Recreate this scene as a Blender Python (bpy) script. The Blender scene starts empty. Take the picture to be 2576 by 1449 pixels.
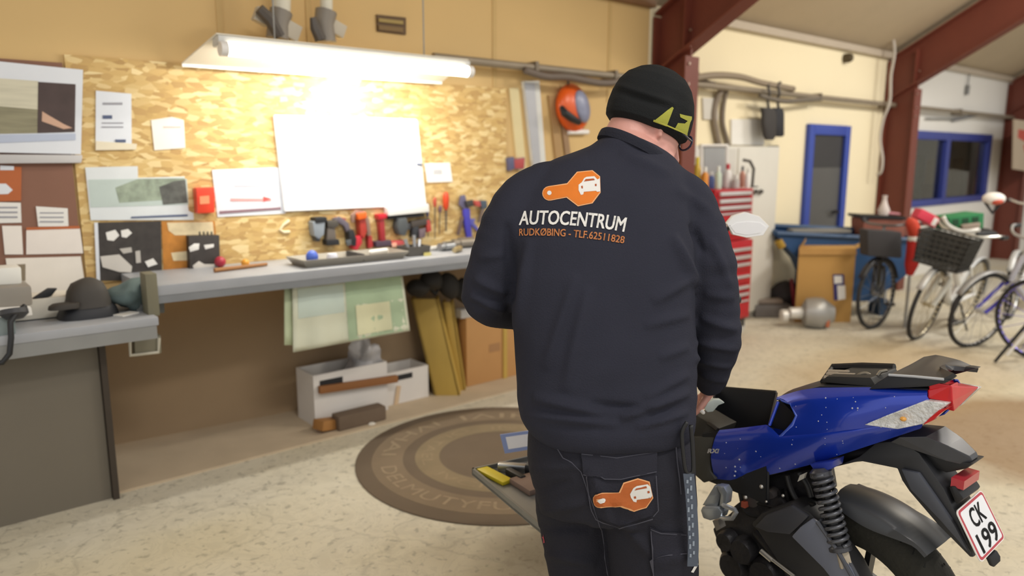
import bpy, bmesh, math, random
import numpy as np
from mathutils import Vector, Matrix, noise
from mathutils.bvhtree import BVHTree
random.seed(7)
V = Vector
PI = math.pi
sc = bpy.context.scene
COL = sc.collection
# ------------------------------------------------------------------ camera
FOC, CX, CY = 1860.0, 1288.0, 724.5
AZ, PITCH, H = math.radians(39.9), math.radians(9.9), 1.6
CAM = V((0, 0, H))
FH = V((math.sin(AZ), math.cos(AZ), 0))          # horizontal viewing direction
RH = V((math.cos(AZ), -math.sin(AZ), 0))         # to the right of it
UP = V((0, 0, 1))
CF = FH * math.cos(PITCH) - UP * math.sin(PITCH)
CU = FH * math.sin(PITCH) + UP * math.cos(PITCH)
D = 4.2                                          # distance to the long wall
cd = bpy.data.cameras.new('camera'); cam = bpy.data.objects.new('camera', cd); COL.objects.link(cam)
cam.location = CAM; cam.rotation_euler = (PI / 2 - PITCH, 0, -AZ)
cd.sensor_width = 36; cd.lens = 36 * FOC / 2576; cd.clip_end = 200; cd.clip_start = .05
cd.dof.use_dof = True; cd.dof.focus_distance = 2.0; cd.dof.aperture_fstop = 1.9
sc.camera = cam
def ray(px, py): return (RH * (px - CX) + CU * (CY - py) + CF * FOC).normalized()
def W(px, py, y=D):                              # point on a plane parallel to the long wall
    d = ray(px, py); return CAM + d * (y / d.y)
def G(px, py, z=0.0):                            # point on a level plane
    d = ray(px, py); return CAM + d * ((z - H) / d.z)
def L(px, py, dep):                              # point at a forward distance
    d = ray(px, py); return CAM + d * (dep / d.dot(FH))
def depth(p): return (V(p) - CAM).dot(FH)
def XP(px, py, x):                               # point on a plane across the wall
    d = ray(px, py); return CAM + d * (x / d.x)
# ------------------------------------------------------------------ materials
def lin(h):
    h = h.lstrip('#'); c = [int(h[i:i + 2], 16) / 255 for i in (0, 2, 4)]
    return [((v + .055) / 1.055) ** 2.4 if v > .04045 else v / 12.92 for v in c]
MATS = {}
def M(hexc, rough=.6, metal=0, var=.08, scale=8, bump=0, bscale=None, coat=0, trans=0, emit=0, spec=.5, name=None, stretch=None):
    key = (hexc, rough, metal, var, scale, bump, coat, trans, emit, spec, stretch)
    if key in MATS: return MATS[key]
    m = bpy.data.materials.new(name or 'm_' + hexc.strip('#')); m.use_nodes = True
    nt = m.node_tree; b = nt.nodes['Principled BSDF']; N = nt.nodes.new; K = nt.links.new
    b.inputs['Roughness'].default_value = rough; b.inputs['Metallic'].default_value = metal
    b.inputs['Specular IOR Level'].default_value = spec
    if coat: b.inputs['Coat Weight'].default_value = coat; b.inputs['Coat Roughness'].default_value = .08
    if trans: b.inputs['Transmission Weight'].default_value = trans
    c = lin(hexc)
    tc = N('ShaderNodeTexCoord'); mp = N('ShaderNodeMapping'); K(tc.outputs['Object'], mp.inputs[0])
    if stretch: mp.inputs['Scale'].default_value = stretch
    nz = N('ShaderNodeTexNoise'); nz.inputs['Scale'].default_value = scale; nz.inputs['Detail'].default_value = 5
    K(mp.outputs[0], nz.inputs['Vector'])
    mx = N('ShaderNodeMix'); mx.data_type = 'RGBA'
    mx.inputs['A'].default_value = [v * (1 - var) for v in c] + [1]
    mx.inputs['B'].default_value = [min(1, v * (1 + var)) for v in c] + [1]
    K(nz.outputs['Fac'], mx.inputs['Factor']); K(mx.outputs['Result'], b.inputs['Base Color'])
    if emit:
        K(mx.outputs['Result'], b.inputs['Emission Color']); b.inputs['Emission Strength'].default_value = emit
    if bump:
        n2 = N('ShaderNodeTexNoise'); n2.inputs['Scale'].default_value = bscale or scale * 4; n2.inputs['Detail'].default_value = 4
        K(mp.outputs[0], n2.inputs['Vector'])
        bp = N('ShaderNodeBump'); bp.inputs['Strength'].default_value = bump; bp.inputs['Distance'].default_value = .01
        K(n2.outputs['Fac'], bp.inputs['Height']); K(bp.outputs[0], b.inputs['Normal'])
    MATS[key] = m; return m
# ------------------------------------------------------------------ mesh builder
class MB:
    def __init__(s): s.v = []; s.f = []; s.m = []
    def add(s, vs, fs, m=0):
        o = len(s.v); s.v += [V(p) for p in vs]; s.f += [tuple(i + o for i in f) for f in fs]; s.m += [m] * len(fs); return s
    def par(s, o, a, b, c, m=0):                 # parallelepiped from a corner and three edges
        o, a, b, c = V(o), V(a), V(b), V(c)
        p = [o, o + a, o + a + b, o + b]; p += [q + c for q in p]
        return s.add(p, [(0, 3, 2, 1), (4, 5, 6, 7), (0, 1, 5, 4), (1, 2, 6, 5), (2, 3, 7, 6), (3, 0, 4, 7)], m)
    def box(s, c, sx, sy, sz, R=None, m=0):      # centred box
        R = R or Matrix.Identity(3); ex, ey, ez = R @ V((sx, 0, 0)), R @ V((0, sy, 0)), R @ V((0, 0, sz))
        return s.par(V(c) - (ex + ey + ez) / 2, ex, ey, ez, m)
    def prism(s, poly, e, m=0, mside=None):
        n = len(poly); e = V(e); p = [V(q) for q in poly]; p += [q + e for q in p]
        s.add(p, [tuple(range(n))[::-1], tuple(range(n, 2 * n))], m)
        o = len(s.v) - 2 * n
        for i in range(n):
            j = (i + 1) % n; s.f.append((o + i, o + j, o + n + j, o + n + i)); s.m.append(m if mside is None else mside)
        return s
    def quad(s, p, m=0): return s.add(p, [tuple(range(len(p)))], m)
    def rings(s, rs, m=0, cap=True, close=False):
        n = len(rs[0]); o = len(s.v)
        for r in rs: s.v += [V(p) for p in r]
        k = len(rs)
        for a in range(k if close else k - 1):
            b = (a + 1) % k
            for i in range(n):
                j = (i + 1) % n; s.f.append((o + a * n + i, o + a * n + j, o + b * n + j, o + b * n + i)); s.m.append(m)
        if cap and not close:
            s.f.append(tuple(o + i for i in range(n))[::-1]); s.m.append(m)
            s.f.append(tuple(o + (k - 1) * n + i for i in range(n))); s.m.append(m)
        return s
    def tube(s, pts, r, n=12, m=0, flat=None, close=False, round_=False):
        pts = [V(p) for p in pts]; k = len(pts)
        rr = list(r) if hasattr(r, '__len__') else [r] * k
        if round_ and not close:
            d0 = (pts[0] - pts[1]).normalized(); d1 = (pts[-1] - pts[-2]).normalized()
            pts = [pts[0] + d0 * rr[0] * .85, pts[0] + d0 * rr[0] * .5] + pts + [pts[-1] + d1 * rr[-1] * .5, pts[-1] + d1 * rr[-1] * .85]
            rr = [rr[0] * .45, rr[0] * .82] + rr + [rr[-1] * .82, rr[-1] * .45]; k = len(pts)
        rs = []; prev = None
        for i in range(k):
            if close: t = (pts[(i + 1) % k] - pts[i - 1]).normalized()
            else: t = (pts[min(i + 1, k - 1)] - pts[max(i - 1, 0)]).normalized()
            if prev is None:
                a = UP if abs(t.z) < .9 else V((1, 0, 0)); u = t.cross(a).normalized()
            else:
                u = (prev - t * prev.dot(t)); u = u.normalized() if u.length > 1e-6 else t.orthogonal().normalized()
            prev = u; w = t.cross(u)
            rs.append([pts[i] + (u * math.cos(q) + w * math.sin(q) * (flat or 1)) * rr[i] for q in [2 * PI * j / n for j in range(n)]])
        return s.rings(rs, m, close=close)
    def cyl(s, a, b, r, r2=None, n=16, m=0): return s.tube([a, b], [r, r if r2 is None else r2], n, m)
    def lathe(s, base, axis, prof, n=20, m=0):
        base, ax = V(base), V(axis).normalized(); u = ax.orthogonal().normalized(); w = ax.cross(u)
        return s.rings([[base + ax * z + (u * math.cos(2 * PI * j / n) + w * math.sin(2 * PI * j / n)) * r for j in range(n)] for r, z in prof], m)
    def torus(s, c, axis, R, r, n=32, k=8, m=0, sq=1):
        c, ax = V(c), V(axis).normalized(); u = ax.orthogonal().normalized(); w = ax.cross(u); rs = []
        for i in range(n):
            t = 2 * PI * i / n; d = u * math.cos(t) + w * math.sin(t)
            rs.append([c + d * (R + r * math.cos(q)) + ax * r * sq * math.sin(q) for q in [2 * PI * j / k for j in range(k)]])
        return s.rings(rs, m, close=True)
    def ell(s, c, rx, ry, rz, R=None, n=16, k=10, m=0):
        R = R or Matrix.Identity(3); c = V(c)
        rs = [[c + R @ V((rx * math.sin(t) * math.cos(q), ry * math.sin(t) * math.sin(q), -rz * math.cos(t))) for q in [2 * PI * j / n for j in range(n)]]
              for t in [PI * (i + .5) / k for i in range(k)]]
        return s.rings(rs, m)
    def grid(s, rows, m=0):                      # open surface from rows of points
        n = len(rows[0]); o = len(s.v)
        for r in rows: s.v += [V(p) for p in r]
        for a in range(len(rows) - 1):
            for i in range(n - 1): s.f.append((o + a * n + i, o + a * n + i + 1, o + (a + 1) * n + i + 1, o + (a + 1) * n + i)); s.m.append(m)
        return s
WORLD = {}
def mesh_of(name, mb, mats, inv=None, smooth=None, bevel=0, weld=False, solid=0):
    me = bpy.data.meshes.new(name); me.from_pydata([tuple(p) for p in mb.v], [], mb.f)
    for m in (mats if isinstance(mats, (list, tuple)) else [mats]): me.materials.append(m)
    for p, i in zip(me.polygons, mb.m): p.material_index = i
    bm = bmesh.new(); bm.from_mesh(me)
    if weld: bmesh.ops.remove_doubles(bm, verts=bm.verts, dist=1e-4)
    if solid:
        bmesh.ops.recalc_face_normals(bm, faces=bm.faces); bmesh.ops.solidify(bm, geom=bm.faces[:], thickness=solid)
    bmesh.ops.recalc_face_normals(bm, faces=bm.faces)
    if bevel:
        es = [e for e in bm.edges if len(e.link_faces) == 2 and e.calc_face_angle(0) > .6]
        bmesh.ops.bevel(bm, geom=es, offset=bevel, segments=2, affect='EDGES', profile=.6, clamp_overlap=True)
    bm.to_mesh(me); bm.free()
    if inv is not None: me.transform(inv)
    if smooth is not None:
        me.shade_smooth() if smooth >= 180 else me.set_sharp_from_angle(angle=math.radians(smooth))
    return me
def base_of(mb):
    xs = [p.x for p in mb.v]; ys = [p.y for p in mb.v]; zs = [p.z for p in mb.v]
    return V(((min(xs) + max(xs)) / 2, (min(ys) + max(ys)) / 2, min(zs)))
def P(name, mb, mats, parent, smooth=40, bevel=0, label=None, weld=False, solid=0):
    iw = WORLD[parent.name].inverted()
    o = bpy.data.objects.new(name, mesh_of(name, mb, mats, iw, smooth, bevel, weld, solid)); COL.objects.link(o); o.parent = parent
    WORLD[o.name] = WORLD[parent.name]
    if label: o['label'] = label
    return o
def tag(o, label, cat, group=None, kind=None):
    o['label'] = label; o['category'] = cat
    if group: o['group'] = group
    if kind: o['kind'] = kind
    return o
def T(name, label, cat, loc, group=None):        # an empty at the base of a thing with parts
    o = bpy.data.objects.new(name, None); COL.objects.link(o); o.location = loc; o.empty_display_size = .05
    WORLD[o.name] = Matrix.Translation(V(loc)); return tag(o, label, cat, group)
def O(name, mb, mats, label, cat, group=None, smooth=40, bevel=0, weld=False, kind=None, solid=0):
    b = base_of(mb); o = bpy.data.objects.new(name, mesh_of(name, mb, mats, Matrix.Translation(-b), smooth, bevel, weld, solid)); COL.objects.link(o)
    o.location = b; WORLD[o.name] = Matrix.Translation(b); return tag(o, label, cat, group, kind)
def S(name, mb, mats, parent=None, smooth=None, bevel=0):   # part of the setting
    if parent: return P(name, mb, mats, parent, smooth, bevel)
    b = base_of(mb); o = bpy.data.objects.new(name, mesh_of(name, mb, mats, Matrix.Translation(-b), smooth, bevel)); COL.objects.link(o)
    o.location = b; WORLD[o.name] = Matrix.Translation(b); o['kind'] = 'structure'; return o
def wpoly(pts, y=4.17, dx=0): return [W(px, py, y) for px, py in pts]
def wprism(mb, pts, y=4.17, th=.003, m=0): return mb.prism(wpoly(pts, y), (0, -th, 0), m)
def rect(x0, y0, x1, y1): return [(x0, y0), (x1, y0), (x1, y1), (x0, y1)]
def lerp(a, b, t): return a + (b - a) * t
def qpt(q, u, v):                                # bilinear point in a pixel quad tl,tr,br,bl
    (ax, ay), (bx, by), (cx, cy), (dx, dy) = q
    return (lerp(lerp(ax, bx, u), lerp(dx, cx, u), v), lerp(lerp(ay, by, u), lerp(dy, cy, u), v))
def text_mesh(txt, bold=.0, size=1):
    c = bpy.data.curves.new('t', 'FONT'); c.body = txt; c.size = size; c.resolution_u = 3
    o = bpy.data.objects.new('t', c); COL.objects.link(o)
    me = bpy.data.meshes.new_from_object(o.evaluated_get(bpy.context.evaluated_depsgraph_get()))
    v = [p.co.copy() for p in me.vertices]; f = [tuple(p.vertices) for p in me.polygons]
    bpy.data.objects.remove(o); bpy.data.curves.remove(c); bpy.data.meshes.remove(me)
    if bold:                                     # heavier strokes: the same outlines set slightly apart
        n = len(v); sh = [(0, 0), (bold, bold * .6), (-bold, bold * .6), (bold, -bold * .6), (-bold, -bold * .6)]
        f = [tuple(i + k * n for i in q) for k in range(len(sh)) for q in f]; v = [p + V((a, b, 0)) for a, b in sh for p in v]
    return v, f
def put_text(mb, txt, fn, m=0, bold=0):          # fn maps u 0..1 along, v 0..1 up (cap height) to a point
    v, f = text_mesh(txt, bold); xs = [p.x for p in v]; ys = [p.y for p in v]
    x0, x1, y0, y1 = min(xs), max(xs), min(ys), max(ys)
    mb.add([fn((p.x - x0) / (x1 - x0), (p.y - y0) / (y1 - y0)) for p in v], f, m); return mb
# ------------------------------------------------------------------ setting
def floor_mat():
    m = bpy.data.materials.new('concrete'); m.use_nodes = True; nt = m.node_tree; N = nt.nodes.new; K = nt.links.new
    b = nt.nodes['Principled BSDF']; b.inputs['Roughness'].default_value = .55; b.inputs['Specular IOR Level'].default_value = .35
    tc = N('ShaderNodeTexCoord'); co = tc.outputs['Object']
    def nz(s, d=5, dist=0):
        n = N('ShaderNodeTexNoise'); n.inputs['Scale'].default_value = s; n.inputs['Detail'].default_value = d; n.inputs['Distortion'].default_value = dist; K(co, n.inputs['Vector']); return n.outputs['Fac']
    def ramp(src, stops):
        r = N('ShaderNodeValToRGB'); K(src, r.inputs[0]); e = r.color_ramp.elements
        while len(e) < len(stops): e.new(.5)
        for q, (p, c) in zip(e, stops): q.position = p; q.color = c
        return r.outputs[0]
    def mix(a, bb, f, t='MIX'):
        x = N('ShaderNodeMix'); x.data_type = 'RGBA'; x.blend_type = t
        for k, v in (('A', a), ('B', bb)):
            if isinstance(v, (list, tuple)): x.inputs[k].default_value = v
            else: K(v, x.inputs[k])
        if isinstance(f, float): x.inputs['Factor'].default_value = f
        else: K(f, x.inputs['Factor'])
        return x.outputs['Result']
    g = lambda v: (v, v, v, 1)
    base = ramp(nz(.9, 3), [(.3, lin('cdc3a8') + [1]), (.55, lin('d3ccb9') + [1]), (.75, lin('d8d3c5') + [1])])
    base = mix(base, ramp(nz(26, 5, .4), [(.33, g(.5)), (.42, g(1))]), .6, 'MULTIPLY')       # speckles
    base = mix(base, ramp(nz(5, 6, 2.5), [(.4, g(.82)), (.5, g(1.0)), (.53, g(.8)), (.56, g(1.0))]), .5, 'MULTIPLY')     # blotches
    vo = N('ShaderNodeTexVoronoi'); vo.feature = 'DISTANCE_TO_EDGE'; vo.inputs['Scale'].default_value = 2.2
    mp = N('ShaderNodeMix'); mp.data_type = 'RGBA'; mp.inputs['Factor'].default_value = .35; K(co, mp.inputs['A'])
    n3 = N('ShaderNodeTexNoise'); n3.inputs['Scale'].default_value = 3; n3.inputs['Detail'].default_value = 5; K(co, n3.inputs['Vector']); K(n3.outputs['Color'], mp.inputs['B'])
    K(mp.outputs['Result'], vo.inputs['Vector'])
    base = mix(base, ramp(vo.outputs['Distance'], [(0, g(.55)), (.02, g(1))]), .35, 'MULTIPLY')   # hairline cracks
    # worn brown oil patches, plus one painted foot shadow, fixed on the slab
    sep = N('ShaderNodeSeparateXYZ'); ge = N('ShaderNodeNewGeometry'); K(ge.outputs['Position'], sep.inputs[0])
    def mth(op, a, bb=None):
        x = N('ShaderNodeMath'); x.operation = op
        for i, v in enumerate((a, bb)):
            if v is None: continue
            if isinstance(v, (int, float)): x.inputs[i].default_value = v
            else: K(v, x.inputs[i])
        return x.outputs[0]
    warp = nz(1.4, 4)
    def patch(cx, cy, rx, ry, soft):
        dx = mth('DIVIDE', mth('SUBTRACT', sep.outputs[0], cx), rx); dy = mth('DIVIDE', mth('SUBTRACT', sep.outputs[1], cy), ry)
        d = mth('ADD', mth('ADD', mth('MULTIPLY', dx, dx), mth('MULTIPLY', dy, dy)), mth('MULTIPLY', warp, 1.2))
        x = N('ShaderNodeMapRange'); x.inputs['From Min'].default_value = 1.6 - soft; x.inputs['From Max'].default_value = 1.6 + soft
        x.inputs['To Min'].default_value = 1; x.inputs['To Max'].default_value = 0; K(d, x.inputs['Value']); return x.outputs[0]
    base = mix(base, mix(base, lin('8a6a45') + [1], .75), patch(5.0, 1.2, .85, .62, .3))
    base = mix(base, mix(base, lin('a98c5c') + [1], .5), patch(5.6, 2.3, 1.3, .6, .6))
    base = mix(base, mix(base, lin('5a4a3c') + [1], .6), patch(2.05, 2.0, .42, .32, .6))  # shadow at the man's left foot, painted into the floor colour
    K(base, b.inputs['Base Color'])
    bp = N('ShaderNodeBump'); bp.inputs['Strength'].default_value = .25; bp.inputs['Distance'].default_value = .004; K(nz(26, 5, .4), bp.inputs['Height']); K(bp.outputs[0], b.inputs['Normal'])
    return m
def osb_mat():
    m = bpy.data.materials.new('strand_board'); m.use_nodes = True; nt = m.node_tree; N = nt.nodes.new; K = nt.links.new
    b = nt.nodes['Principled BSDF']; b.inputs['Roughness'].default_value = .7
    tc = N('ShaderNodeTexCoord'); out = None
    cols = [('b8945c', 'cfae70', 'e6d09c'), ('b28f58', 'caa869', 'e2ca92')]
    for k, (rot, c) in enumerate(zip((.75, -.55), cols)):
        mp = N('ShaderNodeMapping'); mp.inputs['Rotation'].default_value = (0, rot, 0); mp.inputs['Scale'].default_value = (17, 17, 44); mp.inputs['Location'].default_value = (k * 3.1, 0, k * 1.7)
        K(tc.outputs['Object'], mp.inputs[0])
        nz = N('ShaderNodeTexNoise'); nz.inputs['Scale'].default_value = .35; nz.inputs['Detail'].default_value = 2; K(mp.outputs[0], nz.inputs['Vector'])
        ad = N('ShaderNodeMix'); ad.data_type = 'RGBA'; ad.blend_type = 'ADD'; ad.inputs['Factor'].default_value = 1.0; K(mp.outputs[0], ad.inputs['A']); K(nz.outputs['Color'], ad.inputs['B'])
        vo = N('ShaderNodeTexVoronoi'); vo.inputs['Scale'].default_value = 1.0; K(ad.outputs['Result'], vo.inputs['Vector'])
        sp = N('ShaderNodeSeparateColor'); K(vo.outputs['Color'], sp.inputs[0])
        r = N('ShaderNodeValToRGB'); K(sp.outputs[0], r.inputs[0]); e = r.color_ramp.elements; e.new(.5)
        for q, p, h in zip(e, (0, .55, 1), c): q.position = p; q.color = lin(h) + [1]
        if out is None: out = (r.outputs[0], sp.outputs[1])
        else:
            x = N('ShaderNodeMix'); x.data_type = 'RGBA'; g = N('ShaderNodeMath'); g.operation = 'GREATER_THAN'; g.inputs[1].default_value = .5; K(out[1], g.inputs[0])
            K(g.outputs[0], x.inputs['Factor']); K(out[0], x.inputs['A']); K(r.outputs[0], x.inputs['B']); K(x.outputs['Result'], b.inputs['Base Color'])
    return m
OCHRE = M('d2b27a', .75, var=.06, scale=1.5, name='ochre_panel')
BROWNW = M('a0886a', .85, var=.12, scale=2.5, name='dirty_wall')
CREAM = M('efe2c0', .75, var=.03, scale=2, bump=.15, bscale=30, name='cream_wall')
WHITEW = M('e6e3dc', .75, var=.03, scale=2, bump=.15, bscale=30, name='white_wall')
RED_ST = M('6e3527', .5, var=.12, scale=5, name='red_oxide_steel')
CEIL = M('b9a88e', .9, var=.08, scale=3, bump=.3, bscale=60, name='ceiling_board')
BLUE_P = M('2f46a0', .4, var=.06, name='blue_paint')
XC1, XC2, XC3 = 5.12, 9.5, 13.75
X0, X1 = -2.5, 26.0
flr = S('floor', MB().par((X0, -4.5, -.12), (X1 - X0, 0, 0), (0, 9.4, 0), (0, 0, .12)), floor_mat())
mb = MB(); mb.par((X0, 3.8, 0), (XC1 + .0 - X0, 0, 0), (0, .85, 0), (0, 0, .012)); S('floor_strip', mb, M('c0ae94', .85, var=.15, scale=5))
S('wall_back_upper', MB().par((X0, D, .85), (XC1 - .12 - X0, 0, 0), (0, .12, 0), (0, 0, 2.2)), OCHRE)
mb = MB(); a, b_ = V((X0, 4.78, 0)), V((XC1 - .12, 4.08, 0))
nrm = V((-(b_ - a).y, (b_ - a).x, 0)).normalized(); mb.par(a, b_ - a, nrm * .1, (0, 0, .92)); S('wall_back_lower', mb, BROWNW)
S('wall_back_bay', MB().par((XC1 - .12, D, 0), (XC2 - XC1 + .12, 0, 0), (0, .25, 0), (0, 0, 3.05)), CREAM)
dl, dr = W(2012, 560).x, W(2124, 420).x
wl_, wr_ = W(2250, 420).x, W(2483, 430).x; wt, wb = W(2250, 325).z, W(2250, 526).z
mb = MB()                                        # right bay with a window opening
mb.par((XC2, D, 0), (wl_ - XC2, 0, 0), (0, .25, 0), (0, 0, 3.05)).par((wr_, D, 0), (X1 - wr_, 0, 0), (0, .25, 0), (0, 0, 3.05))
mb.par((wl_, D, 0), (wr_ - wl_, 0, 0), (0, .25, 0), (0, 0, wb)).par((wl_, D, wt), (wr_ - wl_, 0, 0), (0, .25, 0), (0, 0, 3.05 - wt)); S('wall_back_right', mb, WHITEW)
S('wall_right', MB().par((X1 - .2, -4.5, 0), (.2, 0, 0), (0, 9, 0), (0, 0, 7)), WHITEW)
ZE, SL = 2.86, .57
mb = MB(); mb.par((X0, D + .25, ZE - .25 * SL), (X1 - X0, 0, 0), (0, -6.2, 6.2 * SL), (0, 0, .08)); S('ceiling', mb, CEIL)
mb = MB(); mb.par((XC1 + .05, D - .06, ZE - .07), (X1 - XC1, 0, 0), (0, .06, 0), (0, 0, .07)); S('trim_1', mb, M('b7aa98', .6))
mb = MB(); mb.par((X0, D - .05, ZE - .03), (XC1 - X0 - .1, 0, 0), (0, .05, 0), (0, 0, .09)); S('trim_2', mb, M('7d5a3a', .6))
# seams of the painted boards on the upper wall
for k, px in enumerate((545, 770, 1238, 1530)):
    q = W(px, 60); S('trim_%d' % (3 + k), MB().par((q.x, D - .006, 2.05), (.035, 0, 0), (0, .006, 0), (0, 0, .8)), M('c7a870', .7))
# steel portal frames: column and rafter of each are one frame
def frame(x, label):
    t = T('steel_portal', label, 'portal', (x, D - .15, 0), 'steel portal frames along the wall')
    c = MB(); w = .09
    c.par((x - w, D - .36, 0), (2 * w, 0, 0), (0, .016, 0), (0, 0, 2.42)).par((x - w, D - .03, 0), (2 * w, 0, 0), (0, .016, 0), (0, 0, 2.76)).par((x - .008, D - .35, 0), (.016, 0, 0), (0, .33, 0), (0, 0, 2.5))
    P('column', c, RED_ST, t)
    r = MB(); n = 5.6
    zb = lambda y: 2.36 + .57 * (4.09 - y); zt = lambda y: 2.77 + .57 * (4.18 - y)
    y0, y1 = D - .03, D - n
    r.prism([(x - .006, y0, zb(y0)), (x - .006, y1, zb(y1)), (x - .006, y1, zt(y1)), (x - .006, y0, zt(y0))], (.012, 0, 0))
    r.par((x - w, y0, zb(y0)), (2 * w, 0, 0), (0, y1 - y0, zb(y1) - zb(y0)), (0, 0, -.018)).par((x - w, y0, zt(y0)), (2 * w, 0, 0), (0, y1 - y0, zt(y1) - zt(y0)), (0, 0, .018))
    r.par((x - w + .003, y0 - .305, zb(y0 - .3)), (2 * w - .006, 0, 0), (0, .012, 0), (0, 0, .38))
    P('rafter', r, RED_ST, t)
    for dz in (.1, .2, .36, .5, .62):
        bl = MB(); bl.cyl((x - .05, D - .362, 2.0 + dz), (x - .05, D - .374, 2.0 + dz), .011, n=6); P('bolt', bl, M('b8a596', .4, .8), t)
frame(XC1, 'red-brown steel column and rafter above the man in the black hat')
frame(XC2, 'red-brown steel column and rafter with a pale cable hanging in front, between door and window')
frame(XC3, 'red-brown steel column farthest along the wall, right of the blue window')
# door
dz = W(2018, 311).z
t = T('door_1', 'grey door standing in a blue frame', 'door', ((dl + dr) / 2, D, 0)); t['kind'] = 'structure'
mb = MB(); fw = .11
mb.par((dl, D - .05, 0), (fw, 0, 0), (0, .05, 0), (0, 0, dz)).par((dr - fw, D - .05, 0), (fw, 0, 0), (0, .05, 0), (0, 0, dz)).par((dl + fw - .001, D - .049, dz - fw), (dr - dl - 2 * fw + .002, 0, 0), (0, .049, 0), (0, 0, fw)); P('frame', mb, BLUE_P, t, bevel=.004)
mb = MB(); mb.par((dl + fw, D - .012, .02), (dr - dl - 2 * fw, 0, 0), (0, .012, 0), (0, 0, dz - fw - .02)); P('door_panel', mb, M('565552', .5, var=.1, scale=3), t)
mb = MB(); mb.par((dl + fw, D - .02, dz - fw - .35), (dr - dl - 2 * fw, 0, 0), (0, .01, 0), (0, 0, .35)); P('upper_panel', mb, M('2e2c2c', .4), t)
mb = MB(); mb.cyl((dr - fw - .1, D - .02, 1.0), (dr - fw - .1, D - .07, 1.0), .02).cyl((dr - fw - .1, D - .06, 1.0), (dr - fw - .22, D - .06, 1.0), .012); P('handle', mb, M('2b2b2e', .35, .6), t)
# window with a view into a dim office
t = T('window_1', 'blue framed window into a dim office', 'window', ((wl_ + wr_) / 2, D, wb)); t['kind'] = 'structure'
mb = MB(); fw = .13; ww = wr_ - wl_
for xx in (wl_, wl_ + ww * .47, wr_ - fw): mb.par((xx, D - .03, wb), (fw, 0, 0), (0, .14, 0), (0, 0, wt - wb))
mb.par((wl_ + .002, D - .028, wb + .001), (ww - .004, 0, 0), (0, .135, 0), (0, 0, .09)).par((wl_ + .002, D - .028, wt - .111), (ww - .004, 0, 0), (0, .135, 0), (0, 0, .11)); P('frame', mb, M('34408c', .45), t, bevel=.004)
gm = M('dfe6e6', .03, var=0, trans=1, name='window_glass')
for i in range(2):
    mb = MB(); mb.par((wl_ + fw + i * ww * .47, D + .03, wb + .09), (ww * (.47 if i == 0 else .53) - fw * (1 if i == 0 else 2) , 0, 0), (0, .006, 0), (0, 0, wt - wb - .2)); P('pane', mb, gm, t)
mb = MB(); y2 = D + 2.4
OFM = M('8d8f86', .8, var=.15, scale=2)
for nm, o_, e1, e2, e3 in (('wall_office_back', (wl_ - 1.5, y2, 0), (ww + 4, 0, 0), (0, .1, 0), (0, 0, 2.8)), ('wall_office_left', (wl_ - 1.5, D + .25, 0), (.1, 0, 0), (0, 2.15, 0), (0, 0, 2.8)), ('wall_office_right', (wr_ + 2.4, D + .25, 0), (.1, 0, 0), (0, 2.15, 0), (0, 0, 2.8)), ('ceiling_office', (wl_ - 1.5, D + .25, 2.8), (ww + 4, 0, 0), (0, 2.2, 0), (0, 0, .1)), ('floor_office', (wl_ - 1.5, D + .25, -.1), (ww + 4, 0, 0), (0, 2.2, 0), (0, 0, .1))):
    S(nm, MB().par(o_, e1, e2, e3), OFM)
# ------------------------------------------------------------------ the long wall, left part
PAPER = M('e9e7e2', .85, var=.03, name='paper'); PAPERB = M('dfe3ea', .8, var=.04, name='bluish_paper'); INK = M('55607e', .8, name='ink'); INKG = M('9a9aa2', .8)
BLK = M('1e1f22', .5, name='black_plastic'); DKG = M('3a3a3d', .5, name='dark_grey'); GRY = M('8f8f8c', .45, name='grey_paint'); STEEL = M('a9abad', .32, .9, name='steel'); ALU = M('c3c5c8', .35, .85, name='aluminium')
REDP = M('b3202a', .4, name='red_plastic'); ORG = M('e0621c', .4, name='orange_plastic'); BLU = M('3a4fb5', .4, name='blue_plastic'); YEL = M('e2cf2e', .45, name='yellow_plastic'); WHT = M('eceae6', .4, name='white_plastic')
WOOD = M('9a6b3f', .7, var=.2, scale=4, name='wood', stretch=(1, 6, 6)); CARD = M('b88a56', .85, var=.06, name='cardboard')
WORKTOP = M('a3a6ac', .45, var=.14, scale=6, name='worktop_grey'); YB = 4.183
o0 = W(196, 500).x; osb_r = W(1270, 300).x; ztop = W(1200, 218).z
mb = MB(); mb.par((o0, YB, .98), (osb_r - o0, 0, 0), (0, D - YB, 0), (0, 0, ztop - .98))
O('strand_board', mb, osb_mat(), 'large golden strand board covering the wall above the long bench', 'board', kind='structure')
mb = MB(); xl = W(-260, 500).x; mb.par((xl, YB, .9), (o0 - .012 - xl, 0, 0), (0, D - YB, 0), (0, 0, W(100, 155).z - .9))
O('pin_board', mb, M('86604f', .8, var=.08), 'reddish brown pin board behind the papers at the corner bench', 'board')
def sheet(name, pts, label, cat='paper', m=PAPER, marks=(), y=YB - .002, th=.003, group=None, extra=()):
    mb = MB(); wprism(mb, pts, y, th); ms = [m]
    for k, (q, mm) in enumerate(marks):
        if mm not in ms: ms.append(mm)
        mb.prism(wpoly(q, y - th), (0, -.0012 - .0006 * k, 0), ms.index(mm))
    return O(name, mb, ms, label, cat, group, smooth=None)
def lines(x0, x1, ys, h=4, m=INKG, sl=0): return [([(x0, y), (x1, y + sl * (x1 - x0)), (x1, y + h + sl * (x1 - x0)), (x0, y + h)], m) for y in ys]
DKB = M('4b3d3b', .7, var=.4, scale=12); PALE = M('cfcab4', .7, var=.3, scale=6, stretch=(.6, 1, 7)); OLV = M('8d886f', .7, var=.6, scale=7, stretch=(.6, 1, 7)); SKN = M('caa58e', .7)
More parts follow.
